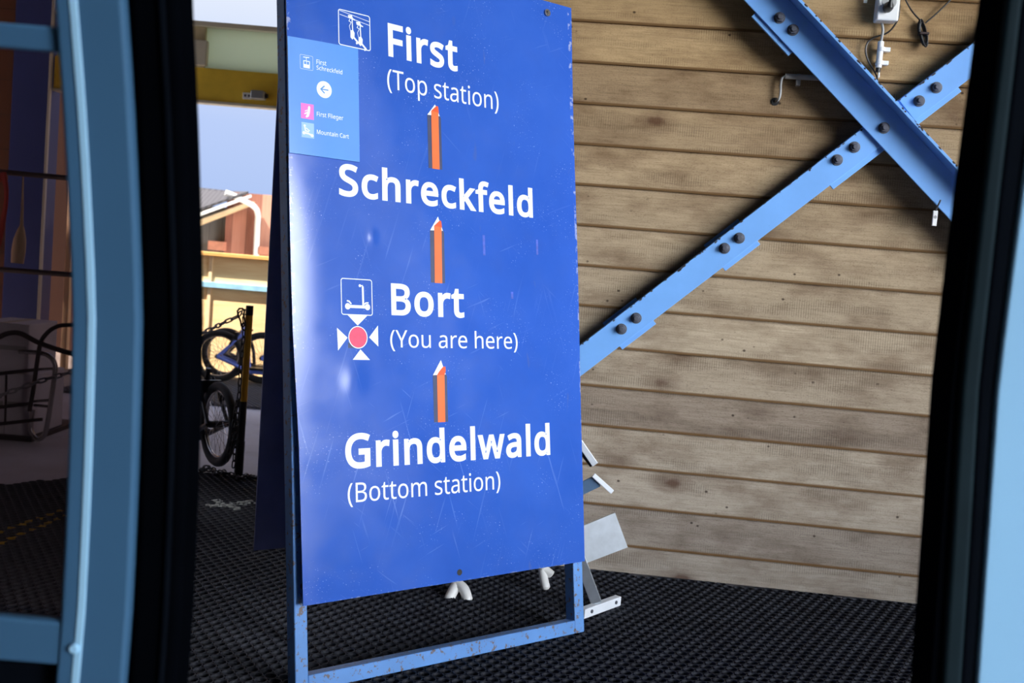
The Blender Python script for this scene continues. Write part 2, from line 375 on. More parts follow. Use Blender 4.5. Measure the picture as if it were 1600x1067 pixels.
def frosted():
    t = NT('frosted_pale_transom_glass'); t.t.nodes.remove(t.b)
    d = t.n('ShaderNodeBsdfDiffuse', {'Color': srgb(222, 232, 214)}); tr = t.n('ShaderNodeBsdfTranslucent', {'Color': srgb(226, 238, 224)})
    mx = t.n('ShaderNodeMixShader', {0: .6}); t.t.links.new(d.outputs[0], mx.inputs[1]); t.t.links.new(tr.outputs[0], mx.inputs[2]); t.t.links.new(mx.outputs[0], t.out.inputs[0]); return t.m
M['transom'] = frosted()

# ------------------------------------------------------------------ setting
# board wall with lapped siding
S0, S1 = -0.80, 4.70; ZT = 5.0
mb = MB(); prof = []
k = 0; z = BOARD0
while z < ZT:
    zb, zt = max(z, 0.0), min(z+PITCHB, ZT)
    fa = lambda zz: .016-.011*(zz-z)/PITCHB
    prof += [(zb, -.004 if zb > 0 else fa(zb)), (zb, fa(zb)), (zt, fa(zt))]; z += PITCHB
vs = []; fs = []
for (zz, of) in prof: vs += [wpt(S0, zz, of)-W0, wpt(S1, zz, of)-W0]
for i in range(len(prof)-1): fs.append((2*i, 2*i+1, 2*i+3, 2*i+2))
R_ = Matrix.Rotation(WY, 3, 'Z'); Ri = R_.inverted()
mb.add([tuple(Ri @ Vector(v)) for v in vs], fs)
n0 = len(mb.v)
mb.box(S0, S1, .001, .14, 0, ZT)
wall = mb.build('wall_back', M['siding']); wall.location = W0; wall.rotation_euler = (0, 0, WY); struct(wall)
# end of the board wall, running back to the doorway
E0 = wpt(S0, 0)
mb = MB(); mb.box(E0[0]-.0, E0[0]+.14, E0[1]+.02, 7.0, 0, ZT); struct(mb.build('wall_return', M['siding']))
PY = 7.0      # plane of the wall with the doorway
XP0, XP1 = at(24, 100, PY)[0], at(80, 100, PY)[0]
mb = MB(); mb.box(-6.0, XP0, PY, PY+.18, -.02, ZT); struct(mb.build('wall_left_front', M['brown_wall']))
HB, HT = at(371, 161, PY)[2], at(371, 110, PY)[2]; TT = at(371, 46, PY)[2]; TR = at(371, 38, PY)[2]
# floor, ceiling, far walls of the station
mb = MB(); mb.box(-6.0, 5.0, -7.0, PY+.2, -.12, -.02); struct(mb.build('floor', M['concrete']))
mb = MB(); mb.box(-6.2, 5.4, -7.2, PY+.2, ZT, ZT+.15); struct(mb.build('ceiling', M['concrete_ceiling']))
mb = MB(); mb.box(-6.15, -6.0, -7.0, 4.5, -.02, ZT); mb.box(-6.15, -6.0, 4.5, PY, -.02, .7); mb.box(-6.15, -6.0, 4.5, PY, 4.5, ZT); mb.box(-6.15, -6.0, 6.85, PY, .7, 4.5); struct(mb.build('wall_left', M['plaster']))  # unseen opening added in this wall to let daylight onto the doorway
mb = MB(); mb.box(-6.0, 5.15, -7.15, -7.0, -.02, ZT); struct(mb.build('wall_rear', M['plaster']))
mb = MB(); mb.box(5.0, 5.15, 1.5, 3.7, -.02, ZT); struct(mb.build('wall_right', M['plaster']))
mb = MB(); mb.box(5.0, 5.15, -7.0, -4.7, -.02, ZT); mb.box(5.0, 5.15, -4.7, 1.5, -.02, .7); mb.box(5.0, 5.15, -4.7, 1.5, 4.5, ZT); struct(mb.build('wall_right_rear', M['plaster']))
mb = MB(); mb.box(-40, 60, -50, 70, -.3, -.121); gr_ = mb.build('ground', M['ground']); struct(gr_)
# raised yard outside the doorway
mb = MB(); mb.box(-9, 3, PY+.2, 22, -.12, -.021); struct(mb.build('yard', M['ground']))

# doorway frame: blue door post, yellow header, transom, trim
def sbox(name, mat, x0, x1, y0, y1, z0, z1, bevel=.004):
    b = MB(); b.box(x0, x1, y0, y1, z0, z1); return b.build(name, mat, bevel=bevel)
dp = sbox('trim_1', M['blue_door'], XP0, XP1, PY-.03, PY+.16, -.02, ZT); struct(dp)
struct(sbox('post_edge_highlight', M['pale_trim'], XP1+.001, XP1+.016, PY-.035, PY-.01, -.02, ZT, .002))  # pale strip painted as the highlight along the blue post's edge
struct(sbox('trim_3', M['yellow'], XP1+.02, E0[0], PY, PY+.10, HB, HT))
struct(sbox('window_1', M['transom'], XP1+.02, E0[0], PY+.03, PY+.06, HT, TT, 0))
struct(sbox('trim_4', M['pale_trim'], XP1+.02, E0[0], PY-.02, PY+.10, TT, TR))
struct(sbox('trim_5', M['pale_trim'], XP1+.02, E0[0], PY-.012, PY+.08, HB-.018, HB))
xb0, xb1 = at(300, 80, PY)[0], at(322, 80, PY)[0]
struct(sbox('trim_6', M['beige'], xb0-.1, xb1-.01, PY, PY+.1, HT, TT))

# perforated ring mat -------------------------------------------------------------
def ring_mat(name, inside, x0, x1, y0, y1, p=.0365, nseg=12, top=0.0, depth=.016):
    dy = p*math.sqrt(3)/2; C_ = []
    j = 0; y = y0
    while y < y1:
        xs = np.arange(x0+(p/2 if j % 2 else 0), x1, p)
        for xx in xs:
            if inside(xx, y): C_.append((xx, y))
        y += dy; j += 1
    C_ = np.array(C_); n = len(C_); a = np.arange(nseg)*2*PI/nseg+PI/nseg
    ro, ri = p*.515, p*.405; circ = np.stack([np.cos(a), np.sin(a)], 1)
    prof_ = [(ri, top-depth), (ri, top-.002), (ri+.0012, top), (ro-.0012, top), (ro, top-.003), (ro, top-depth)]
    V = np.concatenate([np.concatenate([C_[:, None, :]+circ[None]*r, np.full((n, nseg, 1), zz)], 2)[:, None] for r, zz in prof_], 1)  # n,6,nseg,3
    V = V.reshape(-1, 3); K = len(prof_)
    base = (np.arange(n)*K*nseg)[:, None, None]; jj = np.arange(K-1)[None, :, None]*nseg; kk = np.arange(nseg)[None, None, :]; k2 = (np.arange(nseg)+1) % nseg
    q = np.stack([base+jj+kk, base+jj+nseg+kk, base+jj+nseg+k2[None, None], base+jj+k2[None, None]], -1).reshape(-1, 4)
    me = bpy.data.meshes.new(name); me.vertices.add(len(V)); me.vertices.foreach_set('co', V.ravel())
    me.loops.add(q.size); me.loops.foreach_set('vertex_index', q.ravel().astype(np.int32))
    me.polygons.add(len(q)); me.polygons.foreach_set('loop_start', (np.arange(len(q))*4).astype(np.int32)); me.polygons.foreach_set('loop_total', np.full(len(q), 4, np.int32))
    me.polygons.foreach_set('use_smooth', np.ones(len(q), bool))
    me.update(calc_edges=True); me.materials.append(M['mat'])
    o = bpy.data.objects.new(name, me); COL.objects.link(o); return o
EDGE = [(-3.2, 3.75), (-2.08, 4.465), (-1.88, 4.707), (-1.40, 5.012), (-1.164, 5.05), (-.9, 5.06), (3, 5.06)]
def edge_y(x): return float(np.interp(x, [q[0] for q in EDGE], [q[1] for q in EDGE]))
def in_main(x, y):
    if y > edge_y(x) or x < -2.35: return False
    q = np.array([x, y, 0])-W0
    if q @ WN < .02 and q @ WD > S0-.02: return False
    return True
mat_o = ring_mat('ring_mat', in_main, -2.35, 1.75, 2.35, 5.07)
_bk = [(-2.36, 2.34), (1.76, 2.34), (1.76, 3.80), (-.44, 4.0), (-.44, 5.05)]+[q for q in EDGE[::-1] if -2.3 < q[0] < -.5]+[(-2.36, edge_y(-2.36))]
_b = MB(); _b.add([(x, y, -.0165) for x, y in _bk], [tuple(range(len(_bk)))]); _b.build('dark_hole_sheet', simple('mat_hole_dark', (.004, .0045, .006, 1), .8, spec=.1), mat_o)  # dark sheet added under the mat to blacken its holes
tag(mat_o, 'black perforated ring rubber mat laid under the blue sign up to the board wall', 'floor mat')
mat2 = ring_mat('ring_mat', lambda x, y: y > 7.16-.03*(x+1.8), -3.0, E0[0]-.05, 7.14, 8.62, p=.0365); mat2.data.materials[0] = simple('skylit_grey_mat_rubber', srgb(92, 92, 98), .6)  # mat rubber greyed to stand for the skylight falling on it
tag(mat2, 'black perforated rubber mat beyond the doorway under the row of scooters', 'floor mat')

# ------------------------------------------------------------------ the folding sign
sign = thing('folding_sign', SO, 'tall blue A-frame sign listing First, Schreckfeld, Bort and Grindelwald', 'sign')
def sb(mbx, u0, u1, v0, v1, n0, n1):
    P = [spt(u, v, n) for n in (n0, n1) for v in (v0, v1) for u in (u0, u1)]
    for p in P: p[2] = max(p[2], .0005)
    return mbx.add(P, [(0,2,3,1),(4,5,7,6),(0,1,5,4),(2,6,7,3),(0,4,6,2),(1,3,7,5)])
SH = 1.93; SW = .9795
for (u0, u1) in ((0, .036), (SW-.038, SW)):
    sb(MB(), u0, u1, 0, SH, -.042, 0).build('leg', M['navy_frame'], sign, bevel=.003, origin=SO)
sb(MB(), .036, SW-.038, 0, .0405, -.042, 0).build('bottom_rail', M['navy_frame'], sign, bevel=.003, origin=SO)
sb(MB(), .036, SW-.038, SH-.04, SH, -.042, 0).build('top_rail', M['navy_frame'], sign, bevel=.003, origin=SO)
# panel: thin sheet, slightly dished and bowed at its left edge
PU0, PU1, PV0, PV1 = 0.0, .966, .2175, 1.918
def edge_u(v):   # the bent left edge
    return .012*np.interp(v, [.2, .6, .9, 1.3, 1.9], [1.0, .85, -.1, -.35, -.3]) - .004
def edge_r(v): return np.interp(v, [.2175, 1.0, 1.918], [.9605, .968, .979])
def wave(u, v):
    a = max(0.0, .10-u)/.10
    dent = .0022*math.exp(-((u-.232)**2/.011**2+(v-1.145)**2/.016**2))+.0030*math.exp(-((u-.165)**2/.035**2+(v-.770)**2/.05**2))
    return dent+.0022*math.sin(u*5.1+.4)*math.cos(v*3.3+.5)+.0012*math.sin(u*13+v*7)-.006*a*a*(.35+.70*math.exp(-((v-1.14)/.24)**2)+.5*math.exp(-((v-1.8)/.15)**2))
def pp(u, v, n=.030): return spt(u, v, n+wave(u, v))
NU, NV = 120, 210
mb = MB(); uvs = []
for side, nn in ((0, .030), (1, .0275)):
    for j in range(NV+1):
        for i in range(NU+1):
            v = PV0+(PV1-PV0)*j/NV; a, b = edge_u(v), edge_r(v); u = a+(b-a)*i/NU
            mb.v.append(tuple(pp(u, v, nn))); uvs.append((u, v))
N1 = (NU+1)*(NV+1); idx = lambda i, j: j*(NU+1)+i
for j in range(NV):
    for i in range(NU):
        q = (idx(i, j), idx(i+1, j), idx(i+1, j+1), idx(i, j+1)); mb.f.append(q); mb.f.append(tuple(N1+x for x in q[::-1]))
ring = [idx(i, 0) for i in range(NU+1)]+[idx(NU, j) for j in range(1, NV+1)]+[idx(i, NV) for i in range(NU-1, -1, -1)]+[idx(0, j) for j in range(NV-1, 0, -1)]
for i in range(len(ring)):
    a, b = ring[i], ring[(i+1) % len(ring)]; mb.f.append((b, a, a+N1, b+N1))
panel = mb.build('panel', M['panel'], sign, smooth=True, origin=SO)
ul = panel.data.uv_layers.new(name='UVMap')
for lp in panel.data.loops: ul.data[lp.index].uv = uvs[lp.vertex_index]
for (u, v) in ((.05, 1.88), (.8765, 1.881), (.05, .26), (.93, .26)):      # spacers between frame and sheet
    MB().cyl(spt(u if u > .1 else .027, v, 0), SN, .010, .0275, 12).build('spacer', M['bolt'], sign, origin=SO)
b = MB(); b.cyl(spt(.8765, 1.881, .030), SN, .011, .003, 20).cyl(spt(.8765, 1.881, .033), SN, .007, .004, 16, .003)
b.build('screw', M['chrome'], sign, smooth=True, origin=SO)
MB().cyl(pp(.4876, .2417, .0302), SN, .0085, .0006, 20).build('screw_hole', M['black_plastic'], sign, origin=SO)

# flat print on the sheet
def circ(c, r, n=28, sx=1.0): return [(c[0]+r*sx*math.cos(2*PI*k/n), c[1]+r*math.sin(2*PI*k/n)) for k in range(n)]
def strokepoly(pts, w):
    out = []
    for (x0, y0), (x1, y1) in zip(pts, pts[1:]):
        L = math.hypot(x1-x0, y1-y0) or 1e-9; nx, ny = -(y1-y0)/L*w/2, (x1-x0)/L*w/2
        out.append([(x0+nx, y0+ny), (x0-nx, y0-ny), (x1-nx, y1-ny), (x1+nx, y1+ny)])
    for p in pts[1:-1]: out.append(circ(p, w/2, 12))
    return out
def roundrect_ring(u0, u1, v0, v1, r, w):
    def rr(a0, a1, b0, b1, r_):
        P = []
        for cx, cy, s in ((a1-r_, b1-r_, 0), (a0+r_, b1-r_, 1), (a0+r_, b0+r_, 2), (a1-r_, b0+r_, 3)):
            for k in range(7): an = (s+k/6)*PI/2; P.append((cx+r_*math.cos(an), cy+r_*math.sin(an)))
        return P
    A = rr(u0, u1, v0, v1, r); B = rr(u0+w, u1-w, v0+w, v1-w, max(r-w, .0005)); n = len(A)
    return [[A[i], A[(i+1) % n], B[(i+1) % n], B[i]] for i in range(n)]
def printed(name, polys, mat, parent, n=.0306, label=None):
    b = MB()
    for P in polys: b.add([pp(u, v, n) for u, v in P], [tuple(range(len(P)))])
    o = b.build(name, mat, parent, origin=SO)
    if label: o['label'] = label
    return o
